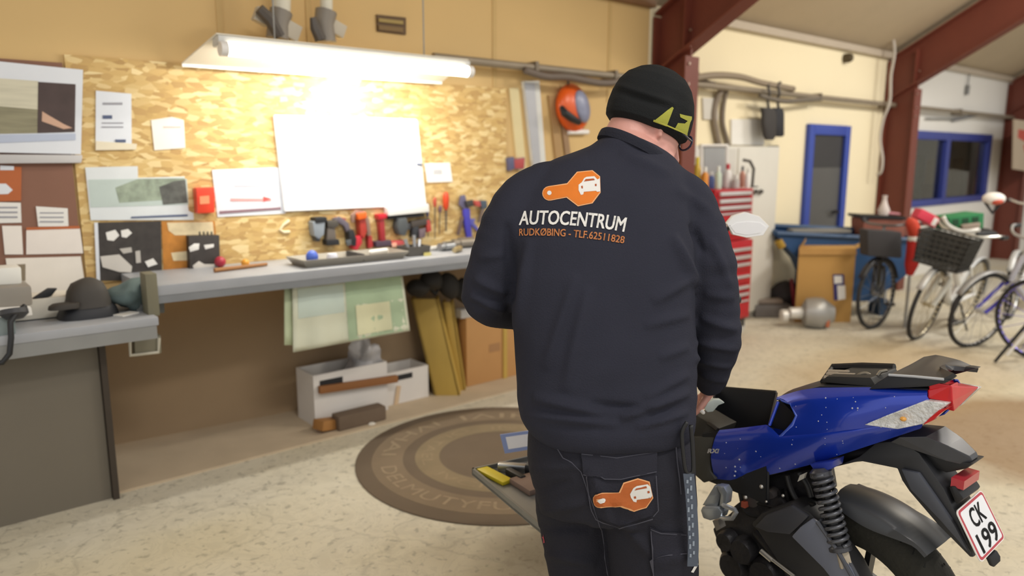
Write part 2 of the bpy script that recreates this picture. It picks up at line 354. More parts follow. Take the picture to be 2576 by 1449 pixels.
sheet('wall_calendar', [(-70, 148), (208, 176), (203, 388), (-70, 382)], 'large calendar with a picture of pale stacked slabs against dark brown', 'calendar', PAPERB,
      [([(-70, 192), (96, 204), (96, 335), (-70, 338)], PALE), ([(-70, 262), (100, 276), (94, 335), (-70, 338)], OLV), ([(96, 206), (190, 212), (188, 332), (94, 335)], DKB),
       ([(106, 280), (122, 290), (160, 312), (182, 322), (160, 325), (105, 305)], SKN), ([(-70, 340), (190, 336), (190, 352), (-70, 362)], M('b9c2d6', .8))], y=YB - .012, th=.008)
mb = MB(); wprism(mb, [(-70, 388), (205, 390), (202, 410), (-70, 412)], YB - .002, .03); O('paper_roll', mb, M('c4c2c2', .8), 'rolled grey sheet under the large calendar', 'roll', bevel=.006)
OR_ = M('b5653a', .8, var=.15)
sheet('leaflet', [(-40, 416), (54, 420), (53, 505), (-40, 508)], 'orange-brown leaflet with a pale round shape, pinned under the calendar', 'leaflet', OR_, [([(-40, 462), (15, 462), (32, 478), (20, 488), (-40, 490)], PAPERB), ([(0, 416), (35, 418), (35, 428), (0, 428)], PAPERB)])
sheet('paper_note', [(-40, 508), (52, 510), (54, 560), (-40, 562)], 'white lined note just below the orange-brown leaflet', 'note', PAPER, lines(-30, 44, (520, 532, 544)))
sheet('paper_note', [(5, 568), (54, 568), (58, 640), (12, 640)], 'plain cream note, lower of the two at the picture edge on the brown board', 'note', M('efe8e0', .85))
sheet('paper_note', [(90, 519), (170, 524), (172, 569), (96, 570)], 'small white card alone on the reddish brown board', 'note', PAPER, lines(100, 160, (534, 545, 556), 3))
sheet('paper_note', [(66, 574), (200, 570), (209, 637), (66, 640)], 'wide cream sheet with a brown upper edge on the brown board', 'note', M('ece4dc', .85), [([(66, 572), (200, 568), (201, 575), (66, 579)], OR_)])
sheet('paper_note', [(14, 650), (203, 645), (218, 745), (30, 760)], 'largest cream sheet, lowest on the brown board behind the corner bench', 'note', M('efe8dd', .85), [([(30, 666), (64, 664), (64, 706), (52, 706), (52, 674), (30, 676)], M('8a7d68', .8))])
sheet('paper_sheet', [(241, 228), (330, 236), (331, 372), (240, 376)], 'tall printed white sheet with blue writing, left of the small torn note', 'paper', PAPERB, lines(258, 308, (258,), 6) + lines(258, 282, (290,), 9, INK) + lines(256, 310, (308, 318), 3) + lines(290, 316, (351,), 7, INK) + [([(241, 355), (344, 362), (342, 376), (240, 378)], M('e6dcc4', .85))])
sheet('paper_sheet', [(380, 302), (432, 294), (462, 302), (466, 372), (388, 378)], 'small torn white note, second sheet right of the large calendar', 'paper', M('ebe6de', .85), lines(410, 455, (318,), 4, M('c9b8b0', .8)))
TEAL = M('bcc9c4', .7, var=.12); GRN = M('94a08e', .7, var=.7, scale=22); DK2 = M('5a5b57', .7, var=.8, scale=26)
sheet('wall_calendar', [(214, 421), (346, 418), (347, 447), (464, 444), (474, 530), (486, 536), (487, 553), (228, 554)], 'landscape calendar with a pale green picture above the black poster', 'calendar', M('dbe0e2', .8),
      [([(222, 452), (346, 450), (470, 450), (474, 515), (228, 522)], TEAL), ([(290, 472), (347, 450), (464, 448), (470, 500), (300, 510)], GRN), ([(400, 470), (440, 455), (466, 452), (472, 510), (410, 515)], DK2), ([(330, 545), (472, 539), (472, 544), (330, 549)], INK)])
BKP = M('3b3633', .6, var=.6, scale=20)
sheet('poster', [(237, 560), (404, 556), (408, 705), (243, 706)], 'black poster with pale round stones and white shapes', 'poster', BKP,
      [([(237, 560), (246, 560), (252, 706), (243, 706)], PAPERB), ([(266, 585), (290, 578), (300, 592), (286, 606), (270, 604)], PAPER), ([(304, 580), (322, 576), (332, 586), (318, 598), (306, 596)], PAPER), ([(252, 645), (300, 640), (332, 670), (330, 685), (300, 684), (258, 672)], M('cfcac2', .7)), ([(300, 626), (330, 622), (332, 634), (310, 638)], M('bdb8b0', .7)), ([(364, 658), (385, 650), (396, 664), (372, 672)], PAPER), ([(340, 632), (352, 630), (354, 660), (342, 662)], M('bdb8b0', .7))])
AMB = M('bd7d33', .75, var=.6, scale=16); AMB2 = M('e3cfa8', .75, var=.35, scale=20)
sheet('poster', [(406, 557), (540, 556), (552, 700), (412, 705)], 'amber brown poster beside the black poster above the bench', 'poster', AMB, [([(420, 560), (535, 558), (538, 590), (440, 592), (424, 580)], AMB2), ([(430, 636), (470, 632), (472, 655), (436, 656)], AMB2)])
mb = MB(); wprism(mb, [(468, 592), (544, 590), (547, 690), (472, 695)], YB - .005, .05); ms = [BKP, PAPER, M('cfcac2', .7)]
for q, i in (([(474, 622), (488, 612), (502, 612), (500, 628), (478, 634)], 1), ([(512, 616), (538, 613), (538, 622), (516, 628)], 1), ([(484, 668), (500, 656), (514, 664), (540, 664), (540, 672), (498, 676), (488, 680)], 2)): mb.prism(wpoly(q, YB - .055), (0, -.002, 0), i)
for px in (502, 512, 522, 532): mb.par(W(px, 592, YB - .03), (.006, 0, 0), (0, .01, 0), (0, 0, .02))
O('tool_holder', mb, ms, 'black holder with white shapes standing in front of the amber poster', 'holder', bevel=.003)
t = T('wall_box', 'small orange-red box mounted between the landscape calendar and the notice', 'box', W(508, 535, YB))
mb = MB(); wprism(mb, [(484, 472), (531, 470), (532, 534), (488, 536)], YB - .001, .06); P('casing', mb, M('e2452c', .35), t, bevel=.008)
mb = MB(); wprism(mb, [(502, 494), (526, 492), (527, 512), (503, 514)], YB - .061, .002); P('sticker', mb, M('f0956a', .5), t, label='pale orange sticker')
t_ = sheet('notice', [(533, 427), (702, 421), (718, 537), (547, 546)], 'white notice with red print and a dark bar, left of the whiteboard', 'notice', PAPERB,
      lines(585, 642, (446,), 7, M('c9c9d2', .8)) + lines(590, 660, (464,), 6, M('c9c9d2', .8)) + lines(580, 682, (499,), 7, M('d9a2a0', .8)) + [([(662, 494), (682, 500), (662, 508)], M('cf5a55', .8)), ([(552, 531), (706, 521), (706, 527), (552, 538)], M('8a6c76', .8))])
t = T('whiteboard', 'big glaring whiteboard in the middle of the strand board', 'whiteboard', W(890, 530, YB))
WB = [(690, 292), (1046, 302), (1068, 515), (716, 530)]
mb = MB(); wprism(mb, WB, YB - .001, .02); P('panel', mb, M('f4f4f4', .25, var=.01), t)
mb = MB()
for i in range(4):
    p, q = W(*WB[i], YB - .014), W(*WB[(i + 1) % 4], YB - .014); mb.tube([p, q], .008, 6)
P('rim', mb, M('dfe0e2', .35), t)
mb = MB(); mb.cyl(W(1048, 413, YB - .02), W(1062, 414, YB - .03), .006, n=8); P('pen', mb, INK, t)
mb = MB(); wprism(mb, [(964, 520), (1066, 512), (1068, 532), (966, 542)], YB - .002, .06); O('marker_shelf', mb, M('e5e4e0', .4), 'narrow white shelf under the lower right of the whiteboard', 'shelf', bevel=.003)
sheet('paper_sheet', [(1067, 411), (1131, 409), (1138, 457), (1074, 459)], 'small white sheet right of the whiteboard', 'paper', M('f0efec', .85), lines(1090, 1112, (428, 434), 3))
mb = MB(); a = W(722, 568, YB - .004); mb.tube([W(726, 556, YB - .004), W(712, 566, YB - .004), W(704, 578, YB - .004), W(714, 584, YB - .004), W(727, 583, YB - .004)], .009, 8, round_=True)
O('wall_hook', mb, M('e8d9b4', .5), 'pale curved hook on the board between notice and power tools', 'hook')
# ventilation grille high on the wall
t = T('vent_grille', 'brown ventilation grille high on the ochre wall above the lamp', 'vent', W(982, 87, D))
mb = MB(); VG = [(945, 37), (1019, 45), (1019, 88), (947, 79)]; wprism(mb, VG, D, .012); P('plate', mb, M('5d4426', .6), t)
for k in range(2):
    mb = MB(); q = [(951, 46 + k * 17), (1013, 53 + k * 17), (1013, 62 + k * 20), (952, 55 + k * 20)]; wprism(mb, q, D - .012, .008); P('slat', mb, M('a08a4e' if k == 0 else '7c6238', .6), t)
# ------------------------------------------------------------------ lamp over the bench
t = T('batten_light', 'long white tube lamp with a slanted reflector hanging over the bench', 'lamp', W(870, 130, 3.75))
LY = 3.72; pl, pr = W(552, 112, LY), W(1186, 176, LY); zl = (pl.z + pr.z) / 2; pl.z = pr.z = zl
mb = MB(); mb.par((pl.x, LY + .01, zl + .0), (pr.x - pl.x, 0, 0), (0, .09, 0), (0, 0, .05)); P('housing', mb, M('cfcfcb', .5), t, bevel=.006)
GLOW = M('fff6e4', .5, var=0, emit=5.0, name='tube_glow')
mb = MB(); mb.tube([(pl.x + .03, LY, zl - .015), (pr.x - .03, LY, zl - .015)], .032, 14); P('tube', mb, GLOW, t, label='glowing fluorescent tube')
for xx, sg in ((pl.x, 1), (pr.x, -1)):
    mb = MB(); mb.tube([(xx, LY, zl - .015), (xx + sg * .035, LY, zl - .015)], .035, 14); P('end_cap', mb, WHT, t)
mb = MB(); b1, b2 = W(458, 160, 4.08), W(1112, 206, 4.08)
pa, pb = V((pl.x, LY + .03, zl + .055)), V((pr.x, LY + .03, zl + .055))
mb.prism([pa, pb, b2, b1], (0, .002, .006)); P('reflector', mb, M('e8e2d2', .5, var=.02), t)
mb = MB(); mb.prism([b1, b2, b2 + V((0, 0, -.015)), b1 + V((0, 0, -.015))], (0, .006, 0)); P('reflector_lip', mb, WHT, t)
for xx in (lerp(pl.x, pr.x, .2), lerp(pl.x, pr.x, .8)):
    mb = MB(); mb.tube([(xx, LY + .06, zl + .05), (xx, LY + .06, 3.1)], .004, 6); P('suspension_wire', mb, GRY, t)
bx = W(893, 190, 4.0)
mb = MB(); mb.lathe((bx.x, 4.0, bx.z + .08), (0, 0, -1), [(.012, -.03), (.016, 0), (.02, .03), (.02, .035)], 12); P('socket', mb, WHT, t)
mb = MB(); mb.lathe((bx.x, 4.0, bx.z + .046), (0, 0, -1), [(.012, 0), (.02, .02), (.03, .05), (.026, .08), (.01, .092)], 14); P('bulb', mb, M('fff4dd', .5, var=0, emit=25.0, name='bulb_glow'), t, label='small glaring bulb')
# the two air fittings standing above the lamp
def fitting(cx, dy, big, label):
    t = T('air_fitting', label, 'fitting', W(cx, 104 + dy, 3.98), 'grey air fittings above the lamp')
    y = 3.98; k = .0022
    top = W(cx + (10 if big else 6), -60, y); mid = W(cx + (8 if big else 6), 28, y)
    mb = MB(); mb.tube([top, mid], .048 if big else .035, 14); P('pipe', mb, M('d8d2bf', .5), t)
    mb = MB(); c = W(cx, 60, y); b = W(cx + (4 if not big else -2), 104 + dy, y)
    mb.tube([mid, c, b], [.06, .055, .06], 10); P('valve_body', mb, M('8b8378', .5, var=.2), t)
    mb = MB()
    if big: mb.tube([W(cx - 48, 22, y - .05), W(cx - 20, 50, y - .05), W(cx + 4, 92, y - .05)], [.03, .035, .03], 8)
    else: mb.tube([W(cx - 28, 44, y - .05), W(cx - 22, 70, y - .05), W(cx - 8, 100, y - .05)], [.018, .03, .034], 8)
    P('lever', mb, M('57504a', .5), t)
    for ddx, ddy, s in (((-42, 42, .05), (30, 78, .06)) if big else ((34, 74, .05),)):
        mb = MB(); mb.box(W(cx + ddx, ddy, y), s * 1.6, s, s * 1.5, Matrix.Rotation(.4, 3, 'Y')); P('block', mb, M('bfb6a4', .6), t, bevel=.006)
fitting(700, -6, True, 'bulky grey air fitting with two pale blocks above the left half of the lamp')
fitting(815, 2, False, 'slimmer grey air fitting with a dark lever above the lamp, right of the bulky one')
# ------------------------------------------------------------------ long bench
t = T('workbench', 'long grey workbench along the strand board', 'workbench', W(800, 950, 4.0))
BY = 3.66; zb = W(800, 678, BY).z; xb0 = W(372, 720, BY).x; xb1 = 4.75
mb = MB(); mb.par((xb0, BY, zb - .05), (xb1 - xb0, 0, 0), (0, D - BY - .018, 0), (0, 0, .05)); P('top', mb, WORKTOP, t, bevel=.005)
mb = MB(); mb.par((xb0, BY, zb - .085), (xb1 - xb0, 0, 0), (0, .03, 0), (0, 0, .035)); P('front_rail', mb, M('7f8286', .5, var=.15, scale=7), t)
mb = MB(); mb.par((xb0 - .01, BY - .01, zb - .14), (.05, 0, 0), (0, .1, 0), (0, 0, .2)); P('end_block', mb, M('77735f', .7), t, bevel=.004)
for xx in (2.2, 3.3, 4.6):
    mb = MB(); mb.prism([(xx, BY + .05, zb - .05), (xx, D - .02, zb - .05), (xx, D - .02, zb - .4)], (.03, 0, 0)); P('bracket', mb, M('6a5138', .7), t)
BZ = zb
# corner bench
t = T('corner_bench', 'lower grey bench at the corner with a dark side panel', 'workbench', W(130, 1280, 3.8))
CYF = 3.58; zc = W(200, 822, CYF).z; xc1 = W(400, 812, CYF).x; xc0 = -1.6
mb = MB(); mb.par((xc0, CYF, zc - .04), (xc1 - xc0, 0, 0), (0, D - CYF - .02, 0), (0, 0, .04)); P('top', mb, WORKTOP, t, bevel=.006)
mb = MB(); mb.par((xc0, CYF + .004, zc - .1), (xc1 - xc0 - .01, 0, 0), (0, .03, 0), (0, 0, .06)); P('front_rail', mb, M('8b8c8b', .5, var=.15, scale=7), t)
xp = W(258, 1000, 3.76).x
mb = MB(); mb.par((xc0, 3.77, 0), (xp - xc0, 0, 0), (0, .03, 0), (0, 0, zc - .06)); P('side_panel', mb, M('6f685c', .6, var=.06, scale=3), t)
mb = MB(); mb.par((xp + .002, 3.74, 0), (.026, 0, 0), (0, .05, 0), (0, 0, zc - .06)); P('leg', mb, M('3a3128', .6), t)
CZ = zc
t = T('junction_box', 'grey box with a pale rim hanging under the corner bench end', 'box', W(362, 892, 3.72))
mb = MB(); wprism(mb, [(330, 850), (396, 838), (398, 882), (332, 892)], 3.80, .06); P('casing', mb, M('7c7765', .6), t, bevel=.004)
mb = MB(); q = [W(326, 848, 3.735), W(328, 894, 3.735), W(398, 886, 3.735), W(400, 850, 3.735)]; mb.tube(q, .008, 6); P('rim', mb, M('c9c4b4', .5), t)
# things on the corner bench
t = T('equipment_bag', 'dark cap-shaped bag with a wide black base on the corner bench', 'bag', G(215, 800, CZ))
def blob(mb, cxl, rows, y, dep, n=24, e=.7):      # rounded stack of outlines: (py, left px, right px)
    rs = []
    for py, l, r in rows:
        a, b = W(l, py, y), W(r, py, y); c = (a + b) / 2; hx = (b.x - a.x) / 2
        rs.append([V((c.x + math.copysign(abs(math.cos(q)) ** e, math.cos(q)) * hx, y + math.copysign(abs(math.sin(q)) ** e, math.sin(q)) * dep * min(1, hx / cxl), c.z)) for q in [2 * PI * j / n for j in range(n)]])
    return mb.rings(rs)
yb = 3.82
mb = MB(); blob(mb, .16, [(816, 145, 290), (806, 140, 296), (790, 142, 297), (772, 150, 290), (765, 156, 282)], yb, .14); P('base', mb, M('26272c', .6), t)
mb = MB(); blob(mb, .12, [(768, 160, 280), (750, 165, 275), (730, 168, 268), (712, 178, 258), (702, 200, 240), (698, 212, 228)], yb, .12); P('crown', mb, M('403c38', .7, var=.1), t)
mb = MB(); blob(mb, .1, [(776, 120, 200), (768, 122, 200), (763, 130, 200)], yb - .08, .07); P('peak', mb, M('38332e', .7), t)
mb = MB(); rs = random.Random(3); c = W(335, 742, 3.85)
mb.ell(c, .115, .1, .065, n=24, k=14)
for i, p in enumerate(mb.v): p += (p - c) * (noise.noise(p * 14) * .5)
O('cleaning_rag', mb, M('5d6d6d', .9, var=.25, scale=12), 'crumpled teal grey rag behind the dark bag', 'rag', smooth=180)
mb = MB(); wprism(mb, [(325, 758), (396, 748), (398, 778), (330, 782)], 3.9, .12); O('grey_box', mb, M('6b6d6c', .6), 'flat dark grey box under the teal rag at the bench end', 'box', bevel=.006)
mb = MB(); q = G(318, 792, CZ); mb.box(q + V((0, 0, .004)), .09, .06, .006, Matrix.Rotation(.5, 3, 'Z')); O('folded_paper', mb, PAPER, 'small white folded paper at the bench end right of the dark bag', 'paper')
mb = MB(); q = G(110, 752, CZ + .09); mb.box(V((q.x, 3.95, CZ + .05)), .36, .2, .09, Matrix.Rotation(-.06, 3, 'Z')); O('document_pile', mb, M('d9d4c8', .8), 'pile of white documents behind the dark bag, a black clip on it', 'documents', bevel=.004)
mb = MB(); c = W(112, 742, 3.86); mb.prism([W(82, 752, 3.86), W(122, 726, 3.86), (W(145, 726, 3.86)), W(130, 745, 3.86), W(98, 757, 3.86)], (0, .03, 0)); O('black_clip', mb, BLK, 'shiny black clip lying on the white documents', 'clip', bevel=.004)
mb = MB(); mb.box(G(78, 803, CZ) + V((0, .06, .03)), .2, .12, .055, Matrix.Rotation(-.1, 3, 'Z')); O('wooden_block', mb, M('c5a877', .7, var=.15), 'pale wooden block on the corner bench left of the dark bag', 'block', bevel=.006)
t = T('bench_machine', 'grey bench machine with a white lid at the picture edge on the corner bench', 'machine', G(20, 840, CZ))
mb = MB(); wprism(mb, [(-70, 712), (62, 704), (66, 752), (-70, 760)], 3.84, .2); P('upper_casing', mb, M('8e887f', .5, var=.1), t, bevel=.012)
mb = MB(); wprism(mb, [(-70, 758), (58, 752), (62, 772), (-70, 780)], 3.84, .24); P('tray', mb, WHT, t, bevel=.006)
mb = MB(); wprism(mb, [(-70, 776), (24, 778), (26, 850), (-70, 860)], 3.8, .2); P('lower_casing', mb, M('7f8a8a', .5), t, bevel=.012)
mb = MB(); mb.lathe(W(34, 778, 3.6), (0, -.3, -1), [(.05, 0), (.052, .02), (.03, .04)], 16); P('knob', mb, DKG, t)
mb = MB(); wprism(mb, [(-30, 668), (44, 664), (46, 706), (-28, 710)], 3.84, .12); P('lid', mb, M('ecebe4', .5), t, bevel=.01)
mb = MB(); mb.tube([W(62, 770, 3.6), W(40, 790, 3.56), W(26, 810, 3.55), W(28, 850, 3.53), W(24, 890, 3.53), W(6, 912, 3.53), W(-30, 915, 3.54)], .011, 10); P('cable', mb, BLK, t)
# ------------------------------------------------------------------ on the long bench
t = T('parts_tray', 'long grey metal parts tray on the bench under the whiteboard', 'tray', G(880, 670, BZ))
def opentray(c, sx, sy, h, ang, lip=.03, th=.004):
    R = Matrix.Rotation(ang, 3, 'Z'); mb = MB()
    lo = [V((-sx / 2, -sy / 2, 0)), V((sx / 2, -sy / 2, 0)), V((sx / 2, sy / 2, 0)), V((-sx / 2, sy / 2, 0))]
    up = [V((p.x + math.copysign(lip, p.x), p.y + math.copysign(lip, p.y), h)) for p in lo]
    upi = [V((p.x - math.copysign(th * 2, p.x), p.y - math.copysign(th * 2, p.y), h)) for p in up]; loi = [V((p.x * .96, p.y * .93, th)) for p in lo]
    mb.rings([[c + R @ p for p in r] for r in (lo, up, upi, loi)]); return mb
ta, tb = W(745, 668, 3.82), W(1008, 648, 3.82)
mb = opentray(V(((ta.x + tb.x) / 2, 3.84, BZ)), tb.x - ta.x - .06, .18, .045, 0); P('pan', mb, M('9b958a', .4, .4), t, smooth=None)
mb = MB(); mx = lerp(ta.x, tb.x, .55); mb.par((mx, 3.74, BZ + .01), (.012, 0, 0), (0, .2, 0), (0, 0, .04)); P('divider', mb, DKG, t)
def ontray(px, y): q = W(px, 650, y); q.z = BZ + .006; return q
q = ontray(785, 3.82); mb = MB(); mb.ell(q + V((0, 0, .04)), .034, .034, .04); O('blue_cap', mb, M('4a68c8', .4), 'round blue cap on the parts tray', 'cap', smooth=180)
q = ontray(836, 3.86); mb = MB(); mb.lathe(q, (0, 0, 1), [(.03, 0), (.032, .03), (.026, .045)], 16); O('small_tub', mb, M('dfe0ea', .4), 'white and blue tub on the parts tray beside the round blue cap', 'tub')
q = ontray(960, 3.84); mb = MB(); mb.tube([q + V((-.07, 0, .035)), q + V((.05, .03, .035))], .014, 10, round_=True); O('paint_tube', mb, PAPER, 'short white tube lying in the right half of the parts tray', 'tube')
t = T('parts_box', 'small dark open box with a yellow label on the bench', 'box', G(1050, 660, BZ))
q = W(1050, 645, 3.8); mb = opentray(V((q.x, 3.84, BZ)), .15, .12, .06, 0, .006); P('box_body', mb, M('57534e', .5), t, smooth=None)
mb = MB(); wprism(mb, [(1066, 636), (1084, 634), (1084, 647), (1066, 649)], 3.765, .002); P('label_plate', mb, M('d9cc7a', .6), t, label='yellow label')
for i, (dx_, h) in enumerate(((-.03, .1), (.01, .12), (.035, .09))):
    mb = MB(); mb.tube([V((q.x + dx_, 3.84, BZ + .008)), V((q.x + dx_ * 1.6, 3.86, BZ + h))], .012, 8); O('steel_pin', mb, STEEL, ('left', 'middle', 'right')[i] + ' steel pin standing in the small dark box', 'pin', 'steel pins in the small box')
for i, (px, y, r, ln, a) in enumerate(((1122, 3.9, .03, .12, .2), (1165, 3.95, .035, .16, -.1), (1150, 3.78, .02, .1, .6), (1098, 3.95, .016, .1, 0))):
    q = W(px, 630, y); q.z = BZ + r; dv = V((math.cos(a), math.sin(a), 0)) * ln / 2
    mb = MB(); mb.tube([q - dv, q - dv * .4, q - dv * .38, q + dv], [r * .8, r * .8, r, r], 12)
    O('pipe_coupling', mb, (STEEL, M('8e8579', .4, .6), M('b5a37a', .4, .5), M('d8d6d0', .4))[i], ('thick steel pipe piece on the bench next to the dark box', 'largest brownish pipe piece on the bench beside the sleeve', 'short brass-coloured pipe piece at the front edge of the bench', 'thin pale pipe piece behind the dark box on the bench')[i], 'pipe piece', 'loose pipe pieces on the bench')
mb = MB(); q = W(600, 684, 3.9); mb.tube([V((W(540, 690, 3.9).x, 3.9, BZ + .012)), V((W(672, 679, 3.95).x, 3.95, BZ + .012))], [.012, .009], 8); O('wooden_stick', mb, WOOD, 'thin wooden stick lying on the bench left of the parts tray', 'stick')
mb = MB(); q = W(555, 675, 4.08); mb.ell(V((q.x, 4.08, BZ + .03)), .03, .03, .03); O('red_ball', mb, M('a82a3c', .4), 'red ball on the bench beside the black holder', 'ball', smooth=180)
mb = MB(); q = W(618, 678, 4.0); mb.ell(V((q.x, 4.0, BZ + .022)), .022, .022, .022); O('orange_ball', mb, M('dd9a33', .4), 'small amber ball on the bench next to the wooden handle', 'ball', smooth=180)
# power tools hanging under the whiteboard
HY = YB - .004
def tool(name, label, cat, parts, group='power tools hanging under the whiteboard', base=None):
    xs = [p for _, pts, *_ in parts for p in pts]; cx = sum(p[0] for p in xs) / len(xs); cy = max(p[1] for p in xs)
    t = T(name, label, cat, base or W(cx, cy, HY), group)
    for nm, pts, mat, y, th, bv in parts:
        mb = MB(); wprism(mb, pts, HY - y, th); P(nm, mb, mat, t, bevel=bv)
    return t
tool('angle_drill', 'grey angle drill with black ends, first tool of the row under the whiteboard', 'power tool', [('body', [(774, 556), (806, 550), (803, 588), (790, 600), (778, 590)], M('8b939b', .4), .0, .07, .008), ('motor_cap', [(780, 546), (808, 544), (810, 556), (780, 560)], BLK, .0, .075, .004), ('chuck', [(782, 588), (800, 586), (796, 606), (786, 606)], DKG, .01, .05, .004)])
tool('cordless_drill', 'dark grey cordless drill, second tool of the row under the whiteboard', 'power tool', [('body', [(812, 554), (838, 552), (842, 566), (832, 572), (814, 570)], M('4b4640', .5), 0, .06, .005), ('grip', [(816, 570), (834, 570), (838, 602), (814, 604)], M('655d56', .5), .008, .045, .004), ('battery', [(810, 602), (842, 600), (844, 614), (812, 616)], BLK, 0, .06, .004)])
tool('air_hose', 'looped grey hose between the dark drill and the red ratchet', 'hose', [('bracket', [(840, 546), (866, 548), (862, 558), (842, 556)], M('9a4a4a', .5), 0, .03, .003), ('hose_bend', [(832, 550), (850, 544), (872, 560), (880, 590), (872, 596), (860, 568), (846, 560)], M('5d5661', .6), .005, .03, .006)])
tool('ratchet_tool', 'black and red ratchet tool at the lower edge of the tool row', 'power tool', [('head', [(866, 580), (878, 575), (886, 600), (884, 618), (868, 614)], BLK, 0, .06, .006), ('body', [(884, 594), (900, 590), (902, 610), (890, 628), (878, 624)], M('c02836', .4), .004, .05, .006), ('nose', [(868, 604), (882, 602), (882, 616), (872, 618)], M('565a5c', .4), .06, .01, .002)])
tool('impact_wrench', 'tall red and orange impact wrench with a hose loop, centre of the tool row', 'power tool', [('body', [(892, 534), (906, 532), (912, 580), (904, 600), (896, 590)], M('b03a2e', .4), 0, .06, .006), ('head', [(886, 536), (908, 532), (910, 548), (888, 552)], ORG, .004, .07, .006), ('hose_loop', [(882, 560), (880, 540), (894, 528), (914, 530), (926, 552), (930, 590), (922, 594), (916, 556), (906, 538), (892, 540), (888, 560)], M('8d6f62', .5), .03, .02, .004), ('handle', [(918, 590), (928, 592), (932, 620), (920, 624)], M('a93030', .4), 0, .04, .005)])
tool('cordless_screwdriver', 'bright red cordless screwdriver with a dark red grip', 'power tool', [('body', [(940, 538), (962, 536), (962, 548), (942, 552)], M('c11f30', .35), 0, .06, .005), ('grip', [(946, 550), (958, 548), (962, 604), (950, 608)], M('9d2b30', .4), .006, .045, .006), ('battery', [(934, 606), (972, 602), (974, 616), (936, 620)], M('4a3a48', .5), 0, .06, .004)])
tool('red_grinder', 'small red grinder lying right of the red screwdriver', 'power tool', [('body', [(974, 606), (1008, 602), (1012, 612), (978, 620)], M('b84a4a', .4), 0, .05, .005), ('disc', [(984, 612), (996, 610), (998, 620), (986, 622)], M('e0a890', .5), .05, .006, .001)])
tool('grey_drill', 'dark grey drill with a round body under the white marker shelf', 'power tool', [('body', [(990, 548), (1010, 546), (1014, 570), (1006, 592), (992, 588), (986, 568)], M('4e5254', .5), 0, .07, .008), ('chuck', [(1008, 562), (1022, 560), (1024, 576), (1010, 578)], DKG, .01, .05, .004)])
tool('tool_bundle', 'tangle of dark sockets and clamps at the right end of the tool row', 'tool', [('socket_rail', [(1026, 556), (1074, 548), (1076, 562), (1028, 572)], M('57504b', .4, .5), 0, .04, .004), ('clamp', [(1030, 572), (1046, 568), (1042, 600), (1028, 596)], M('3f4044', .4, .5), 0, .04, .004), ('ring', [(1048, 576), (1066, 572), (1064, 596), (1050, 600)], M('7b6a70', .4, .3), .006, .03, .006), ('red_tip', [(1066, 552), (1076, 550), (1080, 580), (1070, 584)], M('b8433c', .4), .01, .03, .004)])
tool('black_bar', 'thin black magnetic bar under the white marker shelf', 'bar', [('bar', [(970, 544), (1062, 537), (1062, 544), (970, 551)], BLK, 0, .03, .002)])
# hand tools hanging right of the tools
def screwdriver(name, px, y0, y1, y2, w, col, label, lean=0):
    t = T(name, label, 'hand tool', W(px, y2, HY), 'hand tools hanging beside the sleeve'); y = HY - .02
    mb = MB(); a, b = W(px, y0, y), W(px + lean * .5, y1, y); r = w * .0025; mb.tube([a, lerp(a, b, .2), lerp(a, b, .8), b], [r * .8, r, r * .9, r * .5], 10, round_=True); P('handle', mb, col, t)
    mb = MB(); mb.tube([b, W(px + lean, y2, y)], [r * .3, r * .22], 8); P('shaft', mb, M('6f6a66', .35, .7), t)
screwdriver('screwdriver', 1094, 500, 520, 600, 5, M('b64a38', .4), 'screwdriver with a short dark red handle, beside the whiteboard corner')
screwdriver('screwdriver', 1122, 489, 526, 582, 9, M('cf4420', .4), 'screwdriver with a thick orange-red handle')
screwdriver('chisel', 1074, 514, 545, 596, 5, M('5a5678', .4), 'chisel with a grey-blue handle at the whiteboard corner', 3)
screwdriver('file_tool', 1108, 520, 534, 590, 5, M('6a4e5c', .4), 'thin file with a plum handle between the two screwdrivers', -3)
tool('pliers', 'blue handled pliers hanging open next to the sleeve', 'pliers', [('jaws', [(1156, 492), (1166, 490), (1170, 508), (1176, 525), (1164, 528), (1152, 515)], M('6c6883', .4, .4), .01, .02, .003), ('grip', [(1162, 525), (1176, 524), (1178, 560), (1182, 598), (1172, 600), (1164, 560)], M('443fae', .4), .006, .03, .005), ('grip', [(1176, 550), (1192, 550), (1188, 560), (1205, 580), (1200, 584), (1178, 562)], M('5a5aa8', .4), .012, .02, .003)], 'hand tools hanging beside the sleeve')
tool('pincers', 'dark pincers with thin legs just left of the blue handled pliers', 'pliers', [('jaws', [(1168, 506), (1186, 502), (1188, 518), (1172, 522)], M('4d4a48', .4, .5), .03, .02, .003), ('leg', [(1158, 545), (1164, 545), (1152, 592), (1147, 590)], M('6d5a55', .4, .3), .01, .02, .002)], 'hand tools hanging beside the sleeve')
tool('wire_cutter', 'red and grey wire cutter half hidden by the sleeve', 'pliers', [('head', [(1204, 504), (1220, 504), (1222, 524), (1208, 526)], M('56626e', .4, .4), .01, .02, .003), ('grip', [(1190, 504), (1204, 506), (1206, 520), (1192, 518)], M('bb5048', .4), .014, .02, .003), ('shank', [(1208, 526), (1216, 526), (1206, 560), (1200, 560)], M('7a6a5e', .4, .3), .01, .02, .002)], 'hand tools hanging beside the sleeve')
